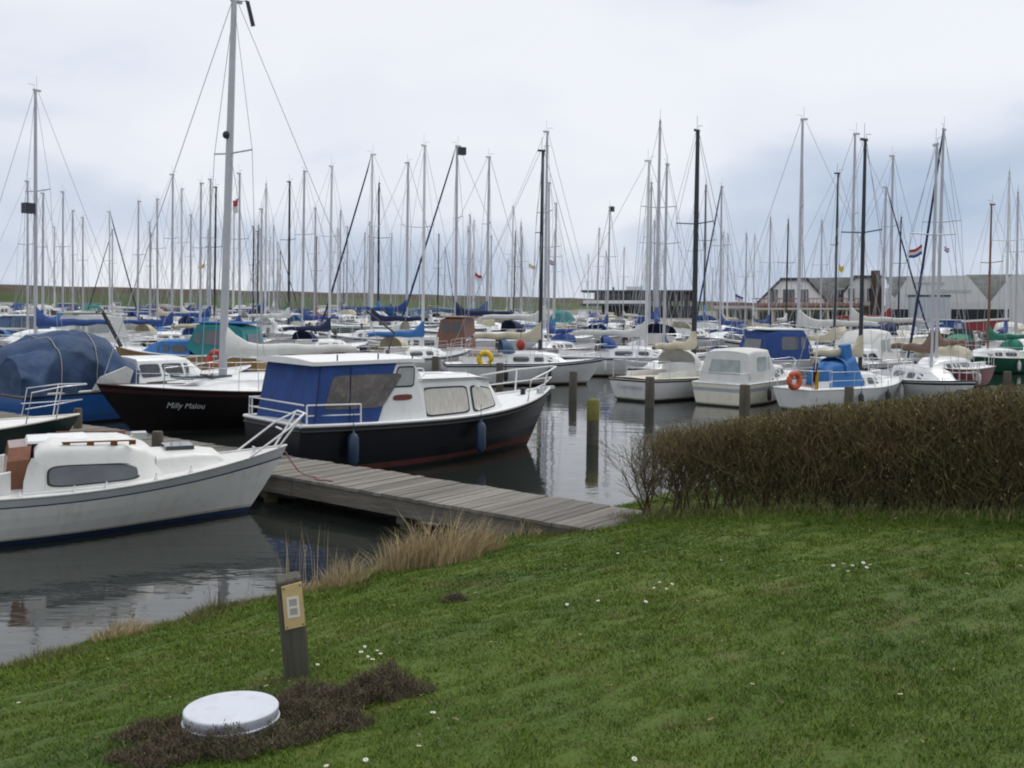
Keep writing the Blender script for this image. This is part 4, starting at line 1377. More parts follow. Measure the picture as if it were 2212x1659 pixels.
# ------------------------------------------------------------------ pontoons out in the harbour
pont = [(-9, 58, 34), (19, 60, 26), (-24, 88, 44), (14, 90, 40), (-38, 128, 60), (6, 140, 50), (-70, 190, 80)]
pw_ = ['near the black hulled yacht', 'in front of the gabled house', 'in the left middle distance', 'in front of the clubhouse', 'far left', 'far right', 'below the dike']
HP = math.atan2(U2.y, U2.x)
for (x, y, l), wh_ in zip(pont, pw_):
    if 0:
        pass
    took(x, y, HP, l, 1.8)
    root = link('pontoon', None, None, (x, y, 0), (0, 0, HP))
    tag(root, 'long grey mooring pontoon between boats, ' + wh_, 'pontoon', 'pontoons in the harbour')
    obj('walkway', MB().box(-l / 2, l / 2, -.7, .7, .3, .5), ['wood_beam'], root)
    for i in range(int(l / 6) + 1):
        obj('pontoon_post', MB().tube([(-l / 2 + i * 6, .82, -1), (-l / 2 + i * 6, .82, 1.6)], .11, 8), ['wood_pile'], root)

# ------------------------------------------------------------------ the harbour full of boats
KF = {(0, 0): sail_kit(8.0, 2.7, ztop=11.0), (0, 1): sail_kit(8.0, 2.7, ztop=11.0, furl=True),
      (1, 0): sail_kit(8.0, 2.7, ztop=11.0, lite=True, r=.085), (1, 1): sail_kit(8.0, 2.7, ztop=11.0, lite=True, furl=True, r=.085)}
LITE = {'canopy': motor_kit('canopy', 7.2, 2.7, True), 'sport': motor_kit('sport', 7.4, 2.7, True), 'wheel': motor_kit('wheel', 7.8, 2.8, True), 'open': motor_kit('open', 6.0, 2.3, True)}
FULL = {'canopy': MKc, 'sport': MKs, 'wheel': MKw, 'open': MKo}
LEN = {'canopy': 7.2, 'sport': 7.4, 'wheel': 7.8, 'open': 6.0}

def inside(poly, x, y):
    c = False
    for i in range(len(poly)):
        (x1, y1), (x2, y2) = poly[i - 1], poly[i]
        if (y1 > y) != (y2 > y) and x < (x2 - x1) * (y - y1) / (y2 - y1) + x1:
            c = not c
    return c

def wet(x, y):
    if any(inside(quay, x + a, y + b) for a, b in ((5, 0), (0, 5), (-5, 0), (0, -5))):
        return False
    return (x - d0.x) * dn.x + (y - d0.y) * dn.y > 33

def where(px):
    for lim, t in ((330, 'behind the blue tarpaulin boat'), (560, 'behind the tallest silver mast'), (905, 'behind the blue canopied cruiser'), (1250, 'left of the clubhouse'),
                   (1520, 'before the clubhouse'), (1640, 'beside the pavilion'), (1900, 'before the gabled house'), (3000, 'before the boat shed')):
        if px < lim:
            return t

CN = {'canvas_blue': 'blue', 'canvas_navy': 'navy', 'canvas_cream': 'cream', 'canvas_white': 'white', 'canvas_bright': 'bright blue', 'canvas_slate': 'slate', 'canvas_brown': 'brown',
      'canvas_red': 'red', 'canvas_green': 'green', 'canvas_teal': 'teal', 'varnish': 'varnished', 'gel_white': 'white', 'gel_cream': 'cream', 'hull_blue': 'blue', 'hull_navy': 'navy',
      'hull_green': 'green', 'hull_red': 'red', 'hull_grey': 'grey', 'hull_tan': 'tan', 'gel_white2': 'off-white', 'alu': 'silver', 'mast_dark': 'black', 'mast_wood': 'wooden', 'alu_light': 'pale', None: 'no', 'canvas_black': 'black'}
FLEET = []

# measured mast heads: grid x, grid y of the top, tone, furled headsail, cover, bow to the left
MASTS = [
    (78, 195, 's', 0, 'canvas_blue', 1), (60, 392, 's', 0, None, 0), (92, 418, 's', 0, 'canvas_blue', 0), (118, 490, 's', 0, 'canvas_white', 0), (136, 415, 's', 0, 'canvas_bright', 0),
    (158, 455, 's', 0, None, 1), (180, 470, 's', 0, 'canvas_cream', 0), (238, 457, 's', 1, 'canvas_navy', 0), (298, 435, 's', 0, 'canvas_blue', 1), (325, 480, 's', 0, None, 0),
    (342, 430, 's', 0, 'canvas_cream', 1), (373, 378, 's', 0, 'canvas_blue', 0), (394, 408, 's', 0, 'canvas_white', 1), (412, 465, 's', 0, 'canvas_blue', 0), (434, 396, 's', 0, 'canvas_navy', 1),
    (455, 388, 's', 0, 'canvas_blue', 0), (464, 405, 'd', 0, 'canvas_cream', 0), (505, 440, 's', 0, None, 1), (520, 375, 's', 0, 'canvas_blue', 0), (567, 452, 's', 0, 'canvas_cream', 0),
    (575, 397, 's', 0, 'canvas_blue', 1), (557, 500, 'd', 0, 'canvas_navy', 0), (605, 545, 'b', 0, None, 0), (626, 393, 'd', 0, 'canvas_white', 0), (656, 370, 's', 0, 'canvas_blue', 1),
    (681, 450, 's', 0, None, 0), (684, 512, 'b', 0, 'canvas_red', 1), (714, 360, 's', 0, 'canvas_navy', 0), (736, 455, 's', 0, 'canvas_blue', 1), (731, 495, 's', 0, None, 0), (750, 490, 's', 0, 'canvas_cream', 0),
    (806, 335, 's', 1, 'canvas_navy', 1), (820, 397, 'd', 0, 'canvas_bright', 0), (799, 480, 's', 0, None, 1), (845, 505, 's', 0, 'canvas_blue', 0), (882, 352, 's', 0, 'canvas_blue', 0), (918, 315, 's', 0, 'canvas_bright', 0),
    (947, 507, 'd', 0, None, 0), (989, 315, 's', 1, 'canvas_navy', 1), (1018, 465, 's', 0, 'canvas_cream', 0), (1026, 476, 's', 0, 'canvas_blue', 1), (1056, 340, 's', 0, 'canvas_slate', 0), (1062, 510, 's', 0, None, 0),
    (1107, 447, 's', 0, 'canvas_blue', 0), (1128, 480, 's', 0, 'canvas_white', 1), (1183, 285, 's', 0, 'canvas_white', 0), (1190, 395, 's', 0, 'canvas_blue', 1), (1201, 440, 's', 0, 'canvas_bright', 0),
    (1315, 448, 's', 0, 'canvas_blue', 0), (1408, 395, 's', 0, None, 1), (1425, 262, 's', 0, 'canvas_blue', 0), (1441, 355, 's', 0, 'canvas_blue', 1), (1416, 478, 's', 0, 'canvas_blue', 0),
    (1527, 400, 'd', 0, 'canvas_bright', 0), (1562, 403, 's', 1, 'canvas_blue', 1), (1505, 428, 's', 0, None, 0), (1614, 505, 's', 0, 'canvas_blue', 0), (1630, 507, 's', 0, 'canvas_navy', 1), (1665, 470, 's', 0, 'canvas_blue', 0),
    (1702, 475, 'd', 0, 'canvas_white', 0), (1734, 258, 's', 0, 'canvas_white', 1), (1778, 477, 's', 0, None, 0), (1810, 375, 'd', 0, 'canvas_cream', 0), (1847, 290, 's', 0, 'canvas_white', 1),
    (1913, 405, 's', 1, 'canvas_blue', 0), (1931, 337, 's', 0, 'canvas_red', 0), (1945, 470, 'd', 0, 'canvas_navy', 1), (2035, 280, 's', 1, 'canvas_brown', 1), (2182, 372, 's', 0, 'canvas_blue', 0), (2203, 415, 's', 0, 'canvas_cream', 1)]
rs = random.Random(5)
for q_ in range(34):
    xq = rs.uniform(0, 1640)
    MASTS.append((xq, rs.uniform(470, 565) + max(0, (xq - 600) * .02), 's' if rs.random() < .85 else 'd', int(rs.random() < .1), rs.choice(['canvas_blue', None, 'canvas_white', 'canvas_cream', 'canvas_navy']), int(rs.random() < .5)))
HULLS = ['gel_white'] * 7 + ['gel_cream', 'gel_white2', 'hull_navy', 'hull_blue', 'hull_red', 'hull_green']
# nearest (tallest in the picture) masts are seated first
for (mxp, myp, tone, fu, cov, left) in sorted(MASTS, key=lambda m: m[1]):
    rz = ray(mxp, myp)
    best = None
    for tr in range(700):
        sc = rs.uniform(.80, 1.12) if tr < 100 else rs.uniform(.62, 1.42)
        d = (11.0 * sc - CAM_H) / rz.z
        if d < 39.5:
            continue
        pnt = at(mxp, myp, d)
        hh = rad((52.8 if not left else 232.8) + rs.uniform(-9, 9) + (0 if tr < 60 else rs.choice([0, -35, 30, -60, 60])))
        c = Vector((pnt.x, d, 0)) - dirv(hh) * (.75 * sc)
        r = (c.x, c.y, hh, 8.2 * sc, 2.9 * sc)
        if d < 330 and wet(c.x, c.y) and not clash(r, HEADS):
            best = (c, hh, sc, d)
            took(*r)
            break
    if not best:
        print('no berth for mast', mxp, myp)
        continue
    c, hh, sc, d = best
    hullm = rs.choice(HULLS)
    mastm = {'s': rs.choice(['alu', 'alu', 'alu_light']), 'd': 'mast_dark', 'b': 'mast_wood'}[tone]
    hood = rs.choice(['canvas_blue', 'canvas_navy', 'canvas_white', 'canvas_cream', None, 'canvas_bright'])
    FLEET.append(dict(kit=KF[(int(d > 68), fu)], name='sailing_boat', c=c, h=hh, sc=sc, px=mxp, py=myp, d=d, cat='sailing boat',
                      var=V(hull=hullm, mast=mastm, cover=cov, hood=hood, stripe=rs.choice(['stripe_blue', 'stripe_black', 'gel_white', 'stripe_teal']), anti=rs.choice(['anti_black', 'anti_blue', 'anti_red']), cabin='gel_white' if hullm != 'gel_cream' else 'gel_cream', deck=rs.choice(['deck_white', 'deck_white', 'deck_cream', 'deck_grey']), trim=rs.choice(['alu_light', 'teak'])),
                      txt='%s sailing boat, %s mast%s,' % (CN[hullm], {'s': 'silver', 'd': 'black', 'b': 'wooden'}[tone], (', furled headsail' if fu else '') + ((', %s cover' % CN[cov]) if cov else ', bare boom'))))

# motor boats between them
CANV = ['canvas_blue'] * 4 + ['canvas_bright', 'canvas_navy', 'canvas_slate', 'canvas_slate', 'canvas_white', 'canvas_white', 'canvas_white', 'canvas_white', 'canvas_cream', 'canvas_cream', 'canvas_teal', 'canvas_green', 'canvas_red']
made = 0
for tr in range(6000):
    if made >= 105:
        break
    mxp = rs.uniform(-60, 2270)
    d = 41 + 200 * rs.random() ** 1.7
    pnt = at(mxp, 660, d)
    if (1130 < mxp < 1420 and d < 43) or (mxp > 1850 and d < 58):
        continue
    st = rs.choice(['canopy', 'canopy', 'sport', 'sport', 'open', 'wheel'])
    sc = rs.uniform(.85, 1.1)
    hh = rad(rs.choice([52.8, 232.8]) + rs.uniform(-9, 9))
    r = (pnt.x, d, hh, (LEN[st] + .3) * sc, 2.9 * sc)
    if not wet(pnt.x, d) or clash(r, HEADS):
        continue
    took(*r)
    made += 1
    cv = rs.choice(CANV) if st != 'wheel' else rs.choice(['varnish', 'gel_white', 'gel_white', 'gel_cream'])
    hullm = rs.choice(HULLS)
    FLEET.append(dict(kit=(LITE if d > 70 else FULL)[st], name='motor_boat', c=Vector((pnt.x, d, 0)), h=hh, sc=sc * (1 if d > 70 else LEN[st] / {'canopy': 6.8, 'sport': 7.0, 'wheel': 7.6, 'open': 5.8}[st]), px=mxp, d=d, cat='motor boat',
                      var=M_(hull=hullm, canopy=cv, roof=rs.choice(['paint_white', 'paint_white', cv]), cabin='gel_white', stripe=rs.choice([hullm, 'stripe_blue', 'stripe_black', 'hull_grey']), deck=rs.choice(['deck_white', 'deck_cream', 'teak']), cwin=rs.choice(['glass_slate', 'glass_pale'])),
                      txt='%s motor boat with %s' % (CN[hullm], {'canopy': '%s canopy', 'sport': 'swept %s top', 'open': '%s cockpit cover', 'wheel': '%s wheelhouse'}[st] % CN[cv])))

ORD = ['leftmost', 'second from left', 'third from left', 'fourth from left', 'fifth from left', 'sixth from left', 'seventh from left', 'eighth from left', 'ninth from left', 'tenth from left']
byt = {}
for b_ in FLEET:
    b_['txt'] = b_['txt'].replace('windscreen and ', '')
    b_['txt'] += ' ' + ('far ' if b_['d'] > 105 else '') + where(b_['px'])
    byt.setdefault(b_['txt'], []).append(b_)
for t, l in byt.items():
    l.sort(key=lambda q_: q_['px'])
    for i, b_ in enumerate(l):
        b_['label'] = t if len(l) == 1 else t + ', ' + (ORD[i] if i < len(ORD) - 1 and i < len(l) - 1 else 'rightmost')
REFL = {(989, 315): (-.28, 10.75), (1315, 448): (.35, 10.9), (78, 195): (.3, 6.4)}
for b_ in FLEET:
    rt, _ = b_['kit'].place(b_['name'], b_['label'], b_['cat'], b_['c'], b_['h'], b_['var'], 'sailing boats moored in the harbour' if b_['cat'] == 'sailing boat' else 'motor boats moored in the harbour', b_['sc'], heel=rad(rs.uniform(-.7, .7)))
    if b_['cat'] == 'sailing boat' and (b_['px'], b_.get('py')) in REFL:
        ox, oz = REFL[(b_['px'], b_['py'])]
        obj('radar_reflector', MB().prism([(.75 + ox - .2, -.16, oz - .2), (.75 + ox + .2, -.16, oz - .2), (.75 + ox + .2, -.16, oz + .2), (.75 + ox - .2, -.16, oz + .2)], (0, .32, 0)), ['mast_dark'], rt)
print('fleet', len(FLEET), 'motor', made)

# ------------------------------------------------------------------ buildings across the harbour
mat('board_white', (0.80, 0.80, 0.78), 0.7, var=0.08, scale=1.5, stretch=(1, 1, 6), dirt=(0.42, 0.42, 0.4), dirt_amt=0.4)
mat('board_cream', (0.62, 0.58, 0.45), 0.7, var=0.1, scale=1.5)
mat('tile_grey', (0.29, 0.295, 0.28), 0.8, var=0.25, scale=1.2, stretch=(1, 1, 3), dirt=(0.2, 0.17, 0.12), dirt_amt=0.5)
mat('trim_dark', (0.035, 0.045, 0.05), 0.6, var=0.2)
mat('shed_sheet', (0.60, 0.62, 0.61), 0.65, var=0.08, scale=1.2, stretch=(5, 5, 0.2), dirt=(0.3, 0.31, 0.29), dirt_amt=0.4)
mat('shed_door', (0.44, 0.50, 0.55), 0.6, var=0.06, scale=2)
mat('brick_brown', (0.085, 0.06, 0.045), 0.85, var=0.25, scale=3)
mat('balcony_red', (0.30, 0.16, 0.135), 0.7, var=0.15)
mat('house_glass', (0.06, 0.075, 0.085), 0.1, var=0.4, scale=.5, spec=.7)
mat('club_brown', (0.075, 0.05, 0.042), 0.7, var=0.3, scale=1)
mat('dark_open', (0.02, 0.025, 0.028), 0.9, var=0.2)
mat('band_red', (0.30, 0.10, 0.09), 0.7, var=0.15)

class Bld:
    def __init__(s, name, label, cat, D, pxc):
        s.D = D
        p = at(pxc, 700, D)
        s.o = Vector((p.x, D, 1.0))
        s.root = link(name, None, None, s.o)
        tag(s.root, label, cat)

    def P(s, px, py, dy=0.0):
        p = at(px, py, s.D)
        return Vector((p.x, s.D + dy, p.z)) - s.o

    def poly(s, name, pts, depth, m, dy=0.0, parent=None):
        kx = (s.o.x / s.D)
        mb = MB().prism([s.P(x, y, 0) + Vector((kx * dy, dy, 0)) for x, y in pts], (kx * depth, depth, 0))
        return obj(name, mb, [m], parent or s.root)

    def rect(s, name, x0, y0, x1, y1, depth, m, dy=0.0, parent=None):
        return s.poly(name, [(x0, y0), (x1, y0), (x1, y1), (x0, y1)], depth, m, dy, parent)

    def win(s, x0, y0, x1, y1, dy=-.08, nb=2):
        f = s.rect('window', x0, y0, x1, y1, .1, 'board_white', dy)
        wdt = (x1 - x0 - 2) / nb
        for i in range(nb):
            s.rect('pane', x0 + 1 + wdt * i + .4, y0 + 1, x0 + 1 + wdt * (i + 1) - .4, y1 - 1, .02, 'house_glass', dy - .022, f)

Hs = Bld('gabled_house', 'white house with two mansard gables, dark trim and red balcony', 'house', 120, 1770)
g1 = Hs.poly('gable_wall', [(1634, 659), (1793, 659), (1744, 606), (1688, 606)], 9, 'board_white')
g2 = Hs.poly('gable_wall', [(1799, 659), (1905, 659), (1905, 600), (1848, 600)], 9, 'board_white')
Hs.poly('lower_wall', [(1634, 661), (1905, 661), (1905, 722), (1634, 722)], 9, 'board_cream', 1.8)
for pts in ([(1630, 659), (1634, 659), (1690, 605), (1687, 602)], [(1745, 602), (1742, 605), (1791, 659), (1796, 659)], [(1796, 659), (1801, 659), (1850, 600), (1846, 598)]):
    Hs.poly('verge_board', pts, .2, 'trim_dark', -.25)
Hs.rect('roof_ridge', 1686, 600, 1747, 606, 9.4, 'trim_dark', -.3)
Hs.rect('roof_ridge', 1845, 595, 1906, 601, 9.4, 'trim_dark', -.3)
for pts in ([(1632, 661), (1628, 659), (1686, 601), (1690, 603)], [(1744, 601), (1748, 600), (1799, 659), (1795, 661)], [(1800, 661), (1795, 659), (1846, 597), (1850, 599)]):
    Hs.poly('roof', pts, 9.2, 'tile_grey', .02)
Hs.poly('cross_roof', [(1700, 655), (1890, 655), (1880, 596), (1735, 598)], 3, 'tile_grey', 4.0)
Hs.win(1658, 624, 1682, 654, nb=3)
Hs.win(1690, 624, 1718, 654, nb=2)
Hs.win(1724, 624, 1748, 654, nb=2)
Hs.win(1806, 624, 1824, 654, nb=2)
Hs.win(1831, 622, 1847, 652, nb=1)
Hs.win(1856, 622, 1868, 652, nb=1)
Hs.win(1872, 622, 1884, 652, nb=1)
bal = Hs.rect('balcony', 1626, 655, 1862, 661, 1.9, 'balcony_red', -1.9)
Hs.rect('balcony_beam', 1626, 665, 1862, 669, 1.7, 'board_cream', -1.8, bal)
for i in range(30):
    x = 1628 + i * 8
    Hs.rect('baluster', x, 646, x + 1.6, 655, .06, 'balcony_red', -1.85, bal)
Hs.rect('balcony_rail', 1626, 644.5, 1862, 646.5, .1, 'balcony_red', -1.88, bal)
for x in (1634, 1668, 1694, 1722, 1748, 1786, 1826, 1858):
    Hs.rect('veranda_post', x, 669, x + 4, 722, .25, 'board_cream', -1.6)
for x0, x1 in ((1640, 1664), (1675, 1691), (1700, 1718), (1730, 1746), (1756, 1782), (1792, 1822), (1832, 1852)):
    Hs.rect('ground_floor_window', x0, 674, x1, 712, .06, 'house_glass', 1.72)
Hs.poly('chimney', [(1878, 722), (1910, 722), (1900, 585), (1882, 585)], 2.2, 'brick_brown', -1.2)

Sh = Bld('boat_shed', 'large pale grey sheet metal boat shed with wide dark doorway', 'shed', 112, 2080)
Sh.poly('gable_wall', [(1912, 722), (2137, 722), (2137, 652), (2090, 595), (1962, 597), (1932, 645), (1912, 622)], 16, 'shed_sheet')
Sh.poly('gable_wall', [(2140, 722), (2360, 722), (2360, 592), (2186, 593), (2140, 652)], 16, 'shed_sheet')
Sh.poly('valley_roof', [(2086, 592), (2190, 591), (2138, 655)], 12, 'tile_grey', 2.0)
Sh.poly('valley_roof', [(1908, 597), (1966, 595), (1934, 650)], 12, 'tile_grey', 2.0)
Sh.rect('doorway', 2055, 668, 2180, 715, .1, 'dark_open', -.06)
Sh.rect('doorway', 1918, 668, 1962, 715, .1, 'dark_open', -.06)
dr = Sh.rect('sliding_door', 1966, 641, 2050, 718, .12, 'shed_door', -.16)
Sh.rect('door_track', 1962, 637, 2054, 641, .2, 'trim_dark', -.22, dr)
for i in range(6):
    Sh.rect('door_rib', 1972 + 14 * i, 643, 1974 + 14 * i, 717, .04, 'shed_sheet', -.2, dr)
for i in range(34):
    x = 1916 + i * 6.5
    if x < 2130:
        Sh.rect('sheet_rib', x, 652, x + 1, 668, .04, 'shed_sheet', -.045)
Sh.rect('name_board', 2022, 626, 2098, 632, .06, 'band_grey', -.07)
Sh.rect('name_board', 1978, 610, 2040, 614, .06, 'band_grey', -.07)

Cl = Bld('clubhouse', 'flat roofed clubhouse on posts with dark glass upper floor', 'building', 215, 1380)
Cl.rect('roof', 1256, 627, 1506, 631, 14, 'trim_dark', -2)
Cl.rect('upper_wall', 1284, 631, 1500, 650, 10, 'club_brown')
for i in range(10):
    Cl.rect('window', 1288 + 11 * i, 633, 1297 + 11 * i, 646, .15, 'house_glass', -.2)
b_ = Cl.rect('balcony', 1262, 649, 1398, 656, 3.0, 'board_white', -3.1)
Cl.rect('balcony_floor', 1256, 656, 1400, 661, 3.4, 'trim_dark', -3.3, b_)
Cl.rect('lower_wall', 1300, 661, 1500, 702, 9, 'club_brown', 1)
for x in (1402, 1424, 1446, 1470, 1494):
    Cl.rect('post', x, 631, x + 4, 702, .4, 'trim_dark', -2.0)
for x in (1410, 1432, 1455, 1478):
    Cl.rect('tall_window', x, 636, x + 11, 690, .15, 'house_glass', -.3)
Cl.rect('roof_vent', 1322, 620, 1326, 627, .6, 'trim_dark', 2)
Cl.rect('roof_box', 1352, 618, 1388, 627, 3, 'board_white', 4)

Tr = Bld('terrace_pavilion', 'low pavilion with red and white fascia beside the gabled house', 'pavilion', 128, 1590)
Tr.rect('roof', 1540, 655, 1632, 659, 7, 'band_red', -.5)
Tr.rect('fascia', 1542, 659, 1630, 666, 6.6, 'board_white', -.3)
Tr.rect('wall', 1546, 666, 1628, 722, 6, 'board_cream', .2)
for i in range(6):
    Tr.rect('window', 1550 + 13 * i, 670, 1560 + 13 * i, 690, .1, 'house_glass', .08)

# stored hulls and vehicles ashore seen as a dark red boat in the shed door
rb = Bld('stored_boat', 'dark red boat hull standing ashore before the shed doorway', 'boat', 103, 2110)
rb.poly('hull', [(2056, 697), (2178, 690), (2172, 716), (2072, 718)], 2.4, 'hull_red', 0)
rb.poly('deck_edge', [(2050, 694), (2180, 687), (2180, 690), (2052, 698)], 2.5, 'gel_white', -.05)

# ------------------------------------------------------------------ flags
def flag(px, py, d, w_, h_, mats, label, rot=0.0):
    mb = MB()
    k = len(mats)
    for i in range(k):
        z0, z1 = -h_ * i / k, -h_ * (i + 1) / k
        mb.loft([[(w_ * t, .08 * w_ * math.sin(6 * t), z * (1 - .25 * t) - .45 * abs(w_) * t ** 1.5 + .05 * math.sin(7 * t + 1)) for t in (0, .2, .4, .6, .8, 1)] for z in (z0, z1)], i, True, False)
    p = at(px, py, d)
    tag(obj('flag', mb, mats, None, p, (0, 0, rot)), label, 'flag', 'flags flying from the rigging')

flag(1992, 530, 41, -.62, .42, ['flag_red', 'flag_white', 'flag_blue'], 'red white and blue flag flying beside the dark furled headsail', .3)
flag(2040, 533, 60, .3, .3, ['flag_red', 'flag_white', 'flag_blue'], 'tiny red and blue pennant before the shed mast')
flag(514, 430, 60, -.3, .9, ['flag_red', 'flag_white'], 'red pennant hanging right of the tallest mast')
flag(1142, 570, 70, .5, .3, ['flag_yellow', 'flag_white'], 'pale yellow pennant left of the black mast')
flag(1185, 560, 70, .45, .35, ['flag_red', 'flag_white', 'flag_blue'], 'small red white and blue flag right of the black mast')
flag(1026, 590, 70, .5, .5, ['flag_red', 'flag_white'], 'pink red and white pennant in the middle masts')
flag(442, 570, 70, -.4, .3, ['flag_yellow'], 'yellow pennant left of the tallest mast')
flag(1812, 572, 33, .16, .22, ['flag_yellow'], 'yellow pennant on the dark mast before the gabled house')
flag(1588, 635, 110, .9, .7, ['flag_blue', 'flag_white'], 'drooping flag over the pavilion beside the gabled house')

# ------------------------------------------------------------------ hedge of bare shrubs
mat('bark', (0.085, 0.06, 0.04), 0.85, var=0.3, scale=9, island=0.35)
mat('twig', (0.150, 0.104, 0.054), 0.85, var=0.3, scale=1.5, island=0.5, rgb2=(0.135, 0.122, 0.045))
mat('bud', (0.15, 0.112, 0.048), 0.8, var=0.3, scale=2, island=0.55, rgb2=(0.15, 0.14, 0.042))
HA, HB = np.array([1.80, 12.9]), np.array([4.95, 9.35])
hu = (HB - HA) / np.linalg.norm(HB - HA)
hnv = np.array([hu[1], -hu[0]])
HLEN = 7.6

def shrub(name, cx, cy, n_stem, height, spread, seed, fine=1.0):
    r_ = np.random.default_rng(seed)
    z0 = float(ground_z(cx, cy))
    P0, P1, R0, R1, lev = [], [], [], [], []
    def grow(p, d, l, rr, k):
        segs = 3 if k < 2 else 2
        for i in range(segs):
            q = p + d * (l / segs)
            P0.append(p); P1.append(q); R0.append(rr); R1.append(rr * .85); lev.append(k)
            rr *= .85
            if k < 3:
                for _ in range(r_.integers(1, 3 if k else 4)):
                    if r_.random() < (.9 if k < 2 else .7 * fine):
                        nd = d + r_.normal(0, .5, 3)
                        nd[2] = abs(nd[2]) * .9 + .15
                        nd /= np.linalg.norm(nd)
                        grow(q, nd, l * r_.uniform(.45, .7), rr * .6, k + 1)
            d = d + r_.normal(0, .16, 3)
            d[2] = max(d[2], .35)
            d /= np.linalg.norm(d)
            p = q
    for s_ in range(n_stem):
        a = r_.uniform(0, 2 * math.pi)
        d = np.array([math.cos(a) * spread, math.sin(a) * spread, 1.0])
        d /= np.linalg.norm(d)
        grow(np.array([cx + r_.normal(0, .05), cy + r_.normal(0, .05), z0 - .05]), d, height * r_.uniform(.6, .8), .014, 0)
    P0, P1, R0, R1, lev = map(np.array, (P0, P1, R0, R1, lev))
    top = z0 + height
    ok_ = P1[:, 2] < top + r_.normal(0, .03, len(P1))       # clipped flat
    P0, P1, R0, R1, lev = P0[ok_], P1[ok_], R0[ok_], R1[ok_], lev[ok_]
    return P0, P1, np.maximum(R0, .0022), np.maximum(R1, .0018), lev, z0

end_lab = ['bare branching shrub at the left end of the hedge', 'slender bare shrub, second from the left end of the hedge', 'bare shrub, third from the left end of the hedge', 'bare shrub where the hedge turns dense']
for i, (t, lab) in enumerate(zip((0.02, .42, .66, .95), end_lab)):
    c = HA + hu * t
    P0, P1, R0, R1, lev, z0 = shrub('bare_shrub', c[0], c[1], (9, 4, 4, 5)[i], (.96, .98, 1.0, 1.02)[i], (.55, .25, .25, .35)[i], 40 + i)
    root = link('bare_shrub', None, None, (c[0], c[1], z0))
    tag(root, lab, 'shrub', 'bare shrubs at the end of the hedge')
    off = np.array([c[0], c[1], z0])
    for nm, sel, mt in (('stem', lev == 0, 'bark'), ('twigs', lev > 0, 'twig')):
        v, f = twig_arrays(P0[sel] - off, P1[sel] - off, R0[sel], R1[sel])
        tag(link(nm, np_mesh(nm, v, f, [mt]), root), kind='stuff')

hroot_c = HA + hu * 3.2
hroot = link('hedge', None, None, (hroot_c[0], hroot_c[1], float(ground_z(*hroot_c))))
tag(hroot, 'dense brown leafless clipped hedge along the lawn', 'hedge')
hoff = np.array([hroot_c[0], hroot_c[1], float(ground_z(*hroot_c))])
acc = {'stems': [], 'branches': []}
for i in range(26):
    t = 1.15 + i * (HLEN - 1.2) / 25
    c = HA + hu * (t + random.uniform(-.05, .05)) + hnv * random.uniform(-.12, .12)
    P0, P1, R0, R1, lev, z0 = shrub('h', c[0], c[1], 5, 1.04 + .03 * math.sin(i) + .14 * min(1, max(0, t - 1.5) / 3.2), .38, 200 + i, .8)
    for nm, sel in (('stems', lev == 0), ('branches', lev > 0)):
        acc[nm].append((P0[sel], P1[sel], R0[sel], R1[sel]))
for nm, mt in (('stems', 'bark'), ('branches', 'twig')):
    A = [np.concatenate([a[k] for a in acc[nm]]) for k in range(4)]
    v, f = twig_arrays(A[0] - hoff, A[1] - hoff, A[2], A[3])
    tag(link(nm, np_mesh(nm, v, f, [mt]), hroot), kind='stuff')
# fine twig mass thickening away from the open end
n = 72000
t = rng.uniform(-.05, HLEN, n)
dn_ = np.clip((t + .35) / 1.7, .15, 1.0)
hz = 1 - rng.beta(1.1, 1.6, n) * 1.0
hz = np.where((t > 1.5) & (rng.uniform(0, 1, n) < .5), rng.uniform(0, .6, n), hz)
kp = (rng.uniform(0, 1, n) < dn_ * (.35 + .65 * hz + .3 * (t > 2.2)))
t, hz = t[kp], hz[kp]
n = len(t)
acr = rng.normal(0, .17, n) * (0.8 + .5 * hz)
px_, py_ = HA[0] + hu[0] * t + hnv[0] * acr, HA[1] + hu[1] * t + hnv[1] * acr
topz = 1.02 + .14 * np.clip((t - 1.5) / 3.2, 0, 1) + .02 * np.sin(t * 5) + rng.normal(0, .018, n)
pz_ = ground_z(px_, py_) + .06 + hz * (topz - .12)
p0 = np.stack([px_, py_, pz_], 1)
dd = rng.normal(0, .55, (n, 3))
dd[:, 2] = np.abs(dd[:, 2]) + .5
dd /= np.linalg.norm(dd, axis=1, keepdims=True)
ln = rng.uniform(.07, .20, n)
p1 = p0 + dd * ln[:, None]
v, f = twig_arrays(p0 - hoff, p1 - hoff, np.full(n, .0036), np.full(n, .0018))
tag(link('twigs', np_mesh('twigs', v, f, ['twig']), hroot), kind='stuff')
n = 60000
t = rng.uniform(.5, HLEN, n)
hz = rng.beta(1.5, 1.0, n)
kp = rng.uniform(0, 1, n) < np.clip((t - .2) / 2.2, .05, 1) * (.4 + .6 * hz)
t, hz = t[kp], hz[kp]
n = len(t)
acr = rng.normal(0, .19, n)
px_, py_ = HA[0] + hu[0] * t + hnv[0] * acr, HA[1] + hu[1] * t + hnv[1] * acr
bz_ = ground_z(px_, py_) + .05 + hz * (1.03 + .14 * np.clip((t - 1.5) / 3.2, 0, 1))
v, f = blade_arrays(np.stack([px_, py_, bz_], 1), rng.uniform(.012, .03, n), rng.uniform(.009, .018, n), rng.normal(0, .015, (n, 2)))
tag(link('buds_and_dead_leaves', np_mesh('buds', v - hoff, f, ['bud']), hroot), kind='stuff')

# ------------------------------------------------------------------ dry grass on the water's edge
mat('straw', (0.44, 0.345, 0.20), 0.8, var=0.25, scale=3, island=0.4)
mat('straw_green', (0.17, 0.165, 0.06), 0.8, var=0.3, scale=3, island=0.4)
mat('straw_dark', (0.12, 0.085, 0.05), 0.85, var=0.3, scale=3, island=0.4)

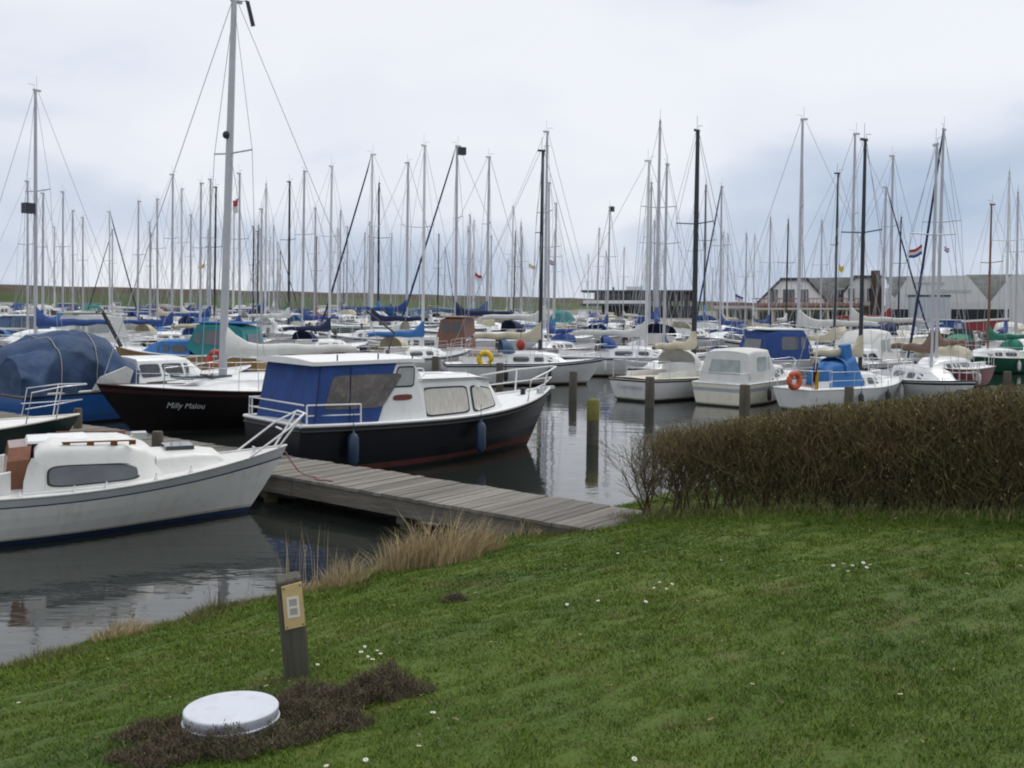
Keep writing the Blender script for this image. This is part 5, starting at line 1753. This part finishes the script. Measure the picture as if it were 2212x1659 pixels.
def tuft(name, px, py, z, n, rx, hgt, label, m='straw', lean=(.12, 0), wid=.007, cat='grass tuft', sd=.3, lo=.25):
    p = on(px, py, z)
    zg = float(ground_z(p.x, p.y))
    a = rng.uniform(0, 2 * math.pi, n)
    r = np.sqrt(rng.uniform(0, 1, n)) * rx
    bx, by = p.x + r * np.cos(a), p.y + r * np.sin(a) * .7
    bz = ground_z(bx, by) - .02
    h = (lo + (1 - lo) * rng.beta(1.6, 1.3, n)) * hgt * (1 - .45 * (r / rx) ** 2)
    ln_ = np.stack([np.cos(a) * r / rx * .4 * (sd / .3) + rng.normal(lean[0], sd, n), np.sin(a) * r / rx * .3 * (sd / .3) + rng.normal(lean[1], sd, n)], 1) * h[:, None]
    v, f = blade_arrays(np.stack([bx, by, bz], 1), h, np.full(n, wid) * rng.uniform(.6, 1.3, n), ln_, .05)
    o = link(name, np_mesh(name, v - np.array([p.x, p.y, zg]), f, [m]), None, (p.x, p.y, zg))
    tag(o, label, cat, 'dry grass along the bank')

tuft('grass_tussock', 945, 1262, .14, 1000, .46, .72, 'largest pale straw tussock on the bank left of the jetty end')
tuft('grass_tussock', 868, 1272, .12, 520, .30, .60, 'straw tussock left of the largest tussock on the bank')
tuft('grass_tussock', 1035, 1225, .18, 420, .26, .52, 'straw tussock right of the largest tussock under the jetty')
tuft('grass_tussock', 738, 1296, .14, 420, .26, .46, 'isolated straw tussock just right of the wooden sign post')
tuft('grass_tussock', 1130, 1172, .22, 110, .26, .34, 'pale low straw patch below the jetty end')
tuft('grass_tussock', 1290, 1128, .42, 700, .42, .16, 'low reddish dry grass at the foot of the jetty', 'straw_dark')
tuft('grass_tussock', 460, 1352, .1, 700, .32, .20, 'low olive tuft on the bank left of the sign post', 'straw_green')
tuft('grass_tussock', 400, 1378, .1, 600, .35, .15, 'low olive tuft between two bank tufts left of the post', 'straw_green')
tuft('grass_tussock', 262, 1408, .1, 700, .28, .22, 'brownish tuft overhanging the water at lower left', 'straw')
tuft('grass_tussock', 90, 1460, .1, 800, .4, .18, 'olive tuft on the bank at the left edge', 'straw_green')
tuft('grass_tussock', 560, 1335, .12, 500, .3, .16, 'short olive tuft directly behind the sign post', 'straw_green')
tuft('grass_tussock', 650, 1305, .1, 500, .26, .22, 'thin straw fringe between sign post and isolated tussock', 'straw')
tuft('grass_tussock', 1230, 1165, .35, 600, .4, .13, 'dark low growth where lawn meets jetty', 'straw_dark')
tuft('reed_stalks', 662, 1285, .1, 18, .36, 1.05, 'few tall thin reed stalks behind the sign post', 'straw', (.0, 0), .008, 'reeds', .05, .5)
tuft('reed_stalks', 468, 1345, .1, 9, .10, .6, 'few dark reed stalks above the olive bank tuft', 'straw_dark', (0, 0), .008, 'reeds', .06, .5)
# tall growth under the hedge
n = 5000
t = rng.uniform(-.3, HLEN, n)
acr = rng.normal(-.38, .16, n)
acr = np.where(rng.uniform(0, 1, n) < .5, -acr, acr)
gx_, gy_ = HA[0] + hu[0] * t + hnv[0] * acr, HA[1] + hu[1] * t + hnv[1] * acr
hg_ = rng.uniform(.04, .13, n)
v, f = blade_arrays(np.stack([gx_, gy_, ground_z(gx_, gy_) - .01], 1), hg_, rng.uniform(.006, .011, n), rng.normal(0, .5, (n, 2)) * hg_[:, None])
tag(link('rough_grass', np_mesh('rough_grass', v, f, ['straw_green'])), 'rough unmown grass along the foot of the hedge', 'grass', kind='stuff')

# ------------------------------------------------------------------ leaning sign post
pp = on(642, 1478, .9)
pz = float(ground_z(pp.x, pp.y))
post = link('sign_post', None, None, (pp.x, pp.y, pz - .02), (rad(2), rad(-5.5), rad(17)))
tag(post, 'leaning square wooden post with yellow number plate', 'sign post')
a_ = .074
mb = MB().prism([(-a_, -a_, -.15), (a_, -a_, -.15), (a_, a_, -.15), (-a_, a_, -.15)], (0, 0, .1))
mb = MB()
ring = lambda z, w_, s_=0: [(-w_ + .012, -w_, z), (w_ - .012, -w_, z + s_), (w_, -w_ + .012, z + s_), (w_, w_ - .012, z + s_), (w_ - .012, w_, z + s_), (-w_ + .012, w_, z), (-w_, w_ - .012, z), (-w_, -w_ + .012, z)]
mb.loft([ring(-.2, a_ * 1.02), ring(.3, a_), ring(.58, a_ * .97), ring(.622, a_ * .95, .012), ring(.632, a_ * .8, .012)], 0, False, True, True)
obj('post', mb, ['wood_post'], post)
mat('plate_yellow', (0.62, 0.50, 0.22), 0.6, var=0.15, scale=5, rgb2=(0.60, 0.40, 0.21), dirt=(0.3, 0.24, 0.14), dirt_amt=0.4)
mat('plate_white', (0.76, 0.74, 0.68), 0.6, var=0.05)
mat('plate_grey', (0.42, 0.38, 0.33), 0.6, var=0.1)
x0, x1, zb_, zt_ = -.048, .070, .345, .605
pl = obj('number_plate', MB().prism([(x0, -a_ - .001, zb_), (x1, -a_ - .001, zb_ + .005), (x1, -a_ - .001, zt_ + .012), (x0, -a_ - .001, zt_)], (0, -.012, 0)), ['plate_yellow'], post)
yb_ = -a_ - .0175
for sx_, sz_ in ((x0 + .012, zt_ - .014), (x1 - .012, zt_ - .006), (x0 + .012, zb_ + .014), (x1 - .012, zb_ + .018)):
    obj('screw', MB().tube([(sx_, -a_ - .010, sz_), (sx_, -a_ - .017, sz_)], .005, 8), ['wood_post'], pl)
dg = MB()
xc, zc, w_, h_ = .010, .475, .036, .062
for (u0, u1, v0, v1) in ((-1, -.62, -1, 1), (.62, 1, -1, 1), (-.62, .62, -1, -.78), (-.62, .62, -.1, .1), (-.62, .62, .78, 1)):
    dg.box(xc + u0 * w_, xc + u1 * w_, yb_, yb_ + .006, zc + v0 * h_, zc + v1 * h_)
obj('numeral', dg, ['plate_white'], pl)
obj('numeral_ground', MB().box(xc - .62 * w_, xc + .62 * w_, yb_ + .003, yb_ + .006, zc - .78 * h_, zc - .1 * h_).box(xc - .62 * w_, xc + .62 * w_, yb_ + .003, yb_ + .006, zc + .1 * h_, zc + .78 * h_), ['plate_grey'], pl)

# ------------------------------------------------------------------ white round lid
mat('lid_white', (0.56, 0.59, 0.65), 0.5, var=0.06, scale=4, dirt=(0.34, 0.34, 0.32), dirt_amt=0.45)
mat('pipe_grey', (0.44, 0.45, 0.48), 0.6, var=0.15, scale=5, dirt=(0.2, 0.17, 0.12), dirt_amt=0.7)
mat('lid_scuff', (0.24, 0.26, 0.34), 0.7, var=0.4, scale=8)
lp = on(500, 1536, 1.12)
lz = float(ground_z(lp.x, lp.y))
lid = link('manhole_lid', None, None, (lp.x, lp.y, lz - .02), (rad(-2.0), rad(-1.0), 0))
tag(lid, 'round white lid on a pale pipe in the lawn', 'lid')
R_ = .236
cap_ = MB().lathe([(R_ - .012, .088), (R_ - .002, .088), (R_ - .0005, .144)], n=72).lathe([(R_ - .0005, .1441), (R_ - .006, .150), (R_ * .5, .1515), (.01, .152)], n=72, smooth=False)
obj('cap', cap_, ['lid_white'], lid)
obj('rim_bead', MB().torus((0, 0, .093), R_ + .001, .0055, 'z', 60, 6), ['lid_white'], lid)
obj('pipe', MB().lathe([(R_ * .95, -.15), (R_ * .95, .09)], n=60), ['pipe_grey'], lid)
sc_ = MB()
ro = R_ + .0035
for (d0_, d1_, zc_, h0) in ((-112, -80, .116, .008), (-96, -72, .129, .004)):
    sc_.loft([[(ro * math.cos(rad(w0)), ro * math.sin(rad(w0)), zc_ + .002 * math.sin(w0 * .9) + s_ * h0 * max(.08, math.sin(math.pi * (w0 - d0_) / (d1_ - d0_)))) for s_ in (-1, 1)] for w0 in np.linspace(d0_, d1_, 9)], 0, True, False)
obj('scuff_mark', sc_, ['lid_scuff'], lid)

# ------------------------------------------------------------------ brown heather clumps and bare earth round lid and post
mat('heather', (0.125, 0.086, 0.052), 0.9, var=0.4, scale=6, island=0.6, rgb2=(0.060, 0.072, 0.028))
mat('heather_grey', (0.15, 0.118, 0.08), 0.9, var=0.4, scale=5, island=0.5)
mat('soil', (0.055, 0.038, 0.025), 0.95, var=0.3, scale=12, bump=0.6, bscale=30)

def heather(px, py, rx, ry, hgt, n, label, rot=0.0):
    p = on(px, py, 1.05)
    z0 = float(ground_z(p.x, p.y))
    p = on(px, py, z0)
    z0 = float(ground_z(p.x, p.y))
    cr_, sr_ = math.cos(rot), math.sin(rot)
    def pos(a, r):
        lx, ly = r * np.cos(a) * rx, r * np.sin(a) * ry
        return p.x + lx * cr_ - ly * sr_, p.y + lx * sr_ + ly * cr_
    lump = lambda x, y: np.clip(1 + .75 * np.sin(x * 19 + y * 9) * np.cos(y * 16 - x * 7) + .35 * np.sin(x * 43) * np.sin(y * 39), .1, 2)
    root = link('heather_clump', None, None, (p.x, p.y, z0))
    tag(root, label, 'plant', 'heather around the lid')
    off = np.array([p.x, p.y, z0])
    # earth mound
    rings = []
    for i in range(7):
        r = i / 6
        rg_ = []
        for j in range(28):
            a = 2 * math.pi * j / 28
            e_ = .82 + .18 * math.sin(3 * a + px) + .11 * math.sin(7 * a + py)
            x, y = pos(np.array(a), np.array(r * e_))
            rg_.append((float(x) - p.x, float(y) - p.y, float(ground_z(x, y)) - z0 + .003 + hgt * .35 * (1 - r) ** .7 - .03 * (r == 1)))
        rings.append(rg_)
    obj('earth', MB().loft(rings, 0, True, False, True), ['soil'], root)
    a, r = rng.uniform(0, 2 * math.pi, n), np.sqrt(rng.uniform(0, 1, n))
    x, y = pos(a, r)
    r = r * (1 + .22 * np.sin(3 * a + px) + .14 * np.sin(7 * a + py))
    x, y = pos(a, r)
    far_ = np.hypot(x - lp.x, y - lp.y) > .262
    a, r, x, y = a[far_], r[far_], x[far_], y[far_]
    n = len(a)
    prof_ = np.clip(1 - r ** 2.2, .15, 1) * lump(x, y)
    zb = ground_z(x, y) + hgt * prof_ * rng.uniform(0, .85, n)
    b0 = np.stack([x, y, zb], 1)
    dd = rng.normal(0, .7, (n, 3))
    dd[:, 2] = np.abs(dd[:, 2]) * .8 + .25
    dd /= np.linalg.norm(dd, axis=1, keepdims=True)
    v, f = twig_arrays(b0 - off, b0 + dd * rng.uniform(.02, .055, n)[:, None] - off, np.full(n, .0022), np.full(n, .0012))
    link('stems', np_mesh('stems', v, f, ['heather_grey']), root)
    m_ = n * 3
    k = rng.integers(0, n, m_)
    bb = b0[k] + dd[k] * rng.uniform(0, .05, m_)[:, None] + rng.normal(0, .006, (m_, 3))
    v, f = blade_arrays(bb - off, rng.uniform(.006, .016, m_), rng.uniform(.003, .006, m_), rng.normal(0, .008, (m_, 2)))
    link('leaves', np_mesh('leaves', v, f, ['heather']), root)

heather(455, 1618, .42, .22, .11, 5200, 'wide brown heather clump in front of the white lid', .1)
heather(330, 1575, .16, .14, .07, 1200, 'small sparse heather at the left of the white lid', .1)
heather(668, 1530, .22, .30, .09, 3200, 'brown heather between white lid and sign post', .1)
heather(820, 1500, .24, .20, .12, 3000, 'dark rounded heather hump right of the sign post', .2)
heather(720, 1580, .18, .10, .06, 1200, 'low heather edge right of the white lid', .5)
heather(980, 1272, .10, .08, .06, 500, 'small brown mound of earth on the lawn below the tussocks', 0)

# ------------------------------------------------------------------ daisies
mat('petal', (0.78, 0.78, 0.76), 0.6, var=0.05)
mat('daisy_eye', (0.6, 0.42, 0.04), 0.7)
pet = MB()
for j in range(9):
    w0 = 2 * math.pi * j / 9
    c_, s_ = math.cos(w0), math.sin(w0)
    pet.add([(c_ * .003, s_ * .003, .002), (c_ * .011 - s_ * .0038, s_ * .011 + c_ * .0038, .004), (c_ * .0155, s_ * .0155, .003), (c_ * .011 + s_ * .0038, s_ * .011 - c_ * .0038, .004)], [(0, 1, 2, 3)])
pet_m = pet.mesh('petals', ['petal'])
eye_m = MB().lathe([(.005, 0), (.005, .004), (.002, .0065)], n=8).mesh('flower_eye', ['daisy_eye'])
stem_m = MB().tube([(0, 0, -.05), (0, 0, .002)], .0012, 4).mesh('stem', ['straw_green'])
spots = [(780, 1408), (795, 1418), (815, 1405), (805, 1425), (788, 1396), (822, 1412), (686, 1436), (575, 1482), (1425, 1258), (1440, 1272), (1452, 1262), (1506, 1298), (1413, 1270), (1225, 1306), (1292, 1298), (1335, 1195),
         (1800, 1222), (1812, 1230), (1822, 1218), (1832, 1234), (1842, 1222), (1850, 1228), (1865, 1216), (1872, 1226), (1880, 1220), (1718, 1208), (1735, 1212), (1955, 1115), (1935, 1120), (2000, 1150), (2090, 1240), (2205, 1222),
         (1558, 1210), (1625, 1478), (1945, 1500), (1370, 1640), (905, 1612), (705, 1655), (790, 1642), (1320, 1480), (935, 1540), (40, 1515), (1985, 1148), (1460, 1275), (1395, 1300), (1595, 1192)]
for i, (sx, sy) in enumerate(spots):
    z_ = 1.1
    for _ in range(6):
        p = on(sx, sy, z_)
        z_ = float(ground_z(p.x, p.y)) + .035
    root = link('daisy', None, None, (p.x, p.y, z_), (random.uniform(-.5, .1), random.uniform(-.3, .3), random.uniform(0, 6)), random.uniform(.65, 1.05))
    if 770 < sx < 830 and 1390 < sy < 1430:
        lab, grp = 'tiny white daisy in the cluster right of the sign post', 'daisies right of the sign post'
    elif 1795 < sx < 1885 and 1210 < sy < 1240:
        lab, grp = 'tiny white daisy in the largest cluster on the right lawn', 'daisies in the largest cluster'
    elif 1390 < sx < 1515 and 1250 < sy < 1305:
        lab, grp = 'tiny white daisy in the loose cluster in mid lawn', 'daisies in the loose cluster'
    elif sy > 1450:
        lab, grp = 'lone tiny white daisy in the near lawn', 'lone daisies in the near lawn'
    else:
        lab, grp = 'lone tiny white daisy in the far lawn', 'lone daisies in the far lawn'
    tag(root, lab, 'flower', grp)
    link('petals', pet_m, root)
    link('flower_eye', eye_m, root)
    link('stem', stem_m, root)

# ------------------------------------------------------------------ mooring lines
def rope(name, pts, label, m='rope_pale', r=.012):
    p0 = Vector(pts[0])
    tag(obj(name, MB().tube([Vector(p) - p0 for p in pts], r, 6), [m], None, p0), label, 'rope')

q0 = on(618, 982, .9)
rope('mooring_line', [(q0.x - .02, q0.y, .95), (q0.x + .06, q0.y + .1, .78), (q0.x + .15, q0.y + .2, .62), (q0.x + .26, q0.y + .30, .53), (q0.x + .38, q0.y + .30, .515), (q0.x + .46, q0.y + .2, .515), (q0.x + .42, q0.y + .1, .515), (q0.x + .5, q0.y + .02, .515), (q0.x + .62, q0.y + .06, .515), (q0.x + .72, q0.y - .06, .515)], 'faded pink mooring line lying on the jetty by the white bow', 'rope_pink', .011)
q1 = on(660, 978, .5)
rope('mooring_line', [(q1.x - .0, q1.y + .25, 1.02), (q1.x + .02, q1.y + .12, .8), (q1.x, q1.y, .52)], 'pale stern line of the black cruiser tied to the jetty')
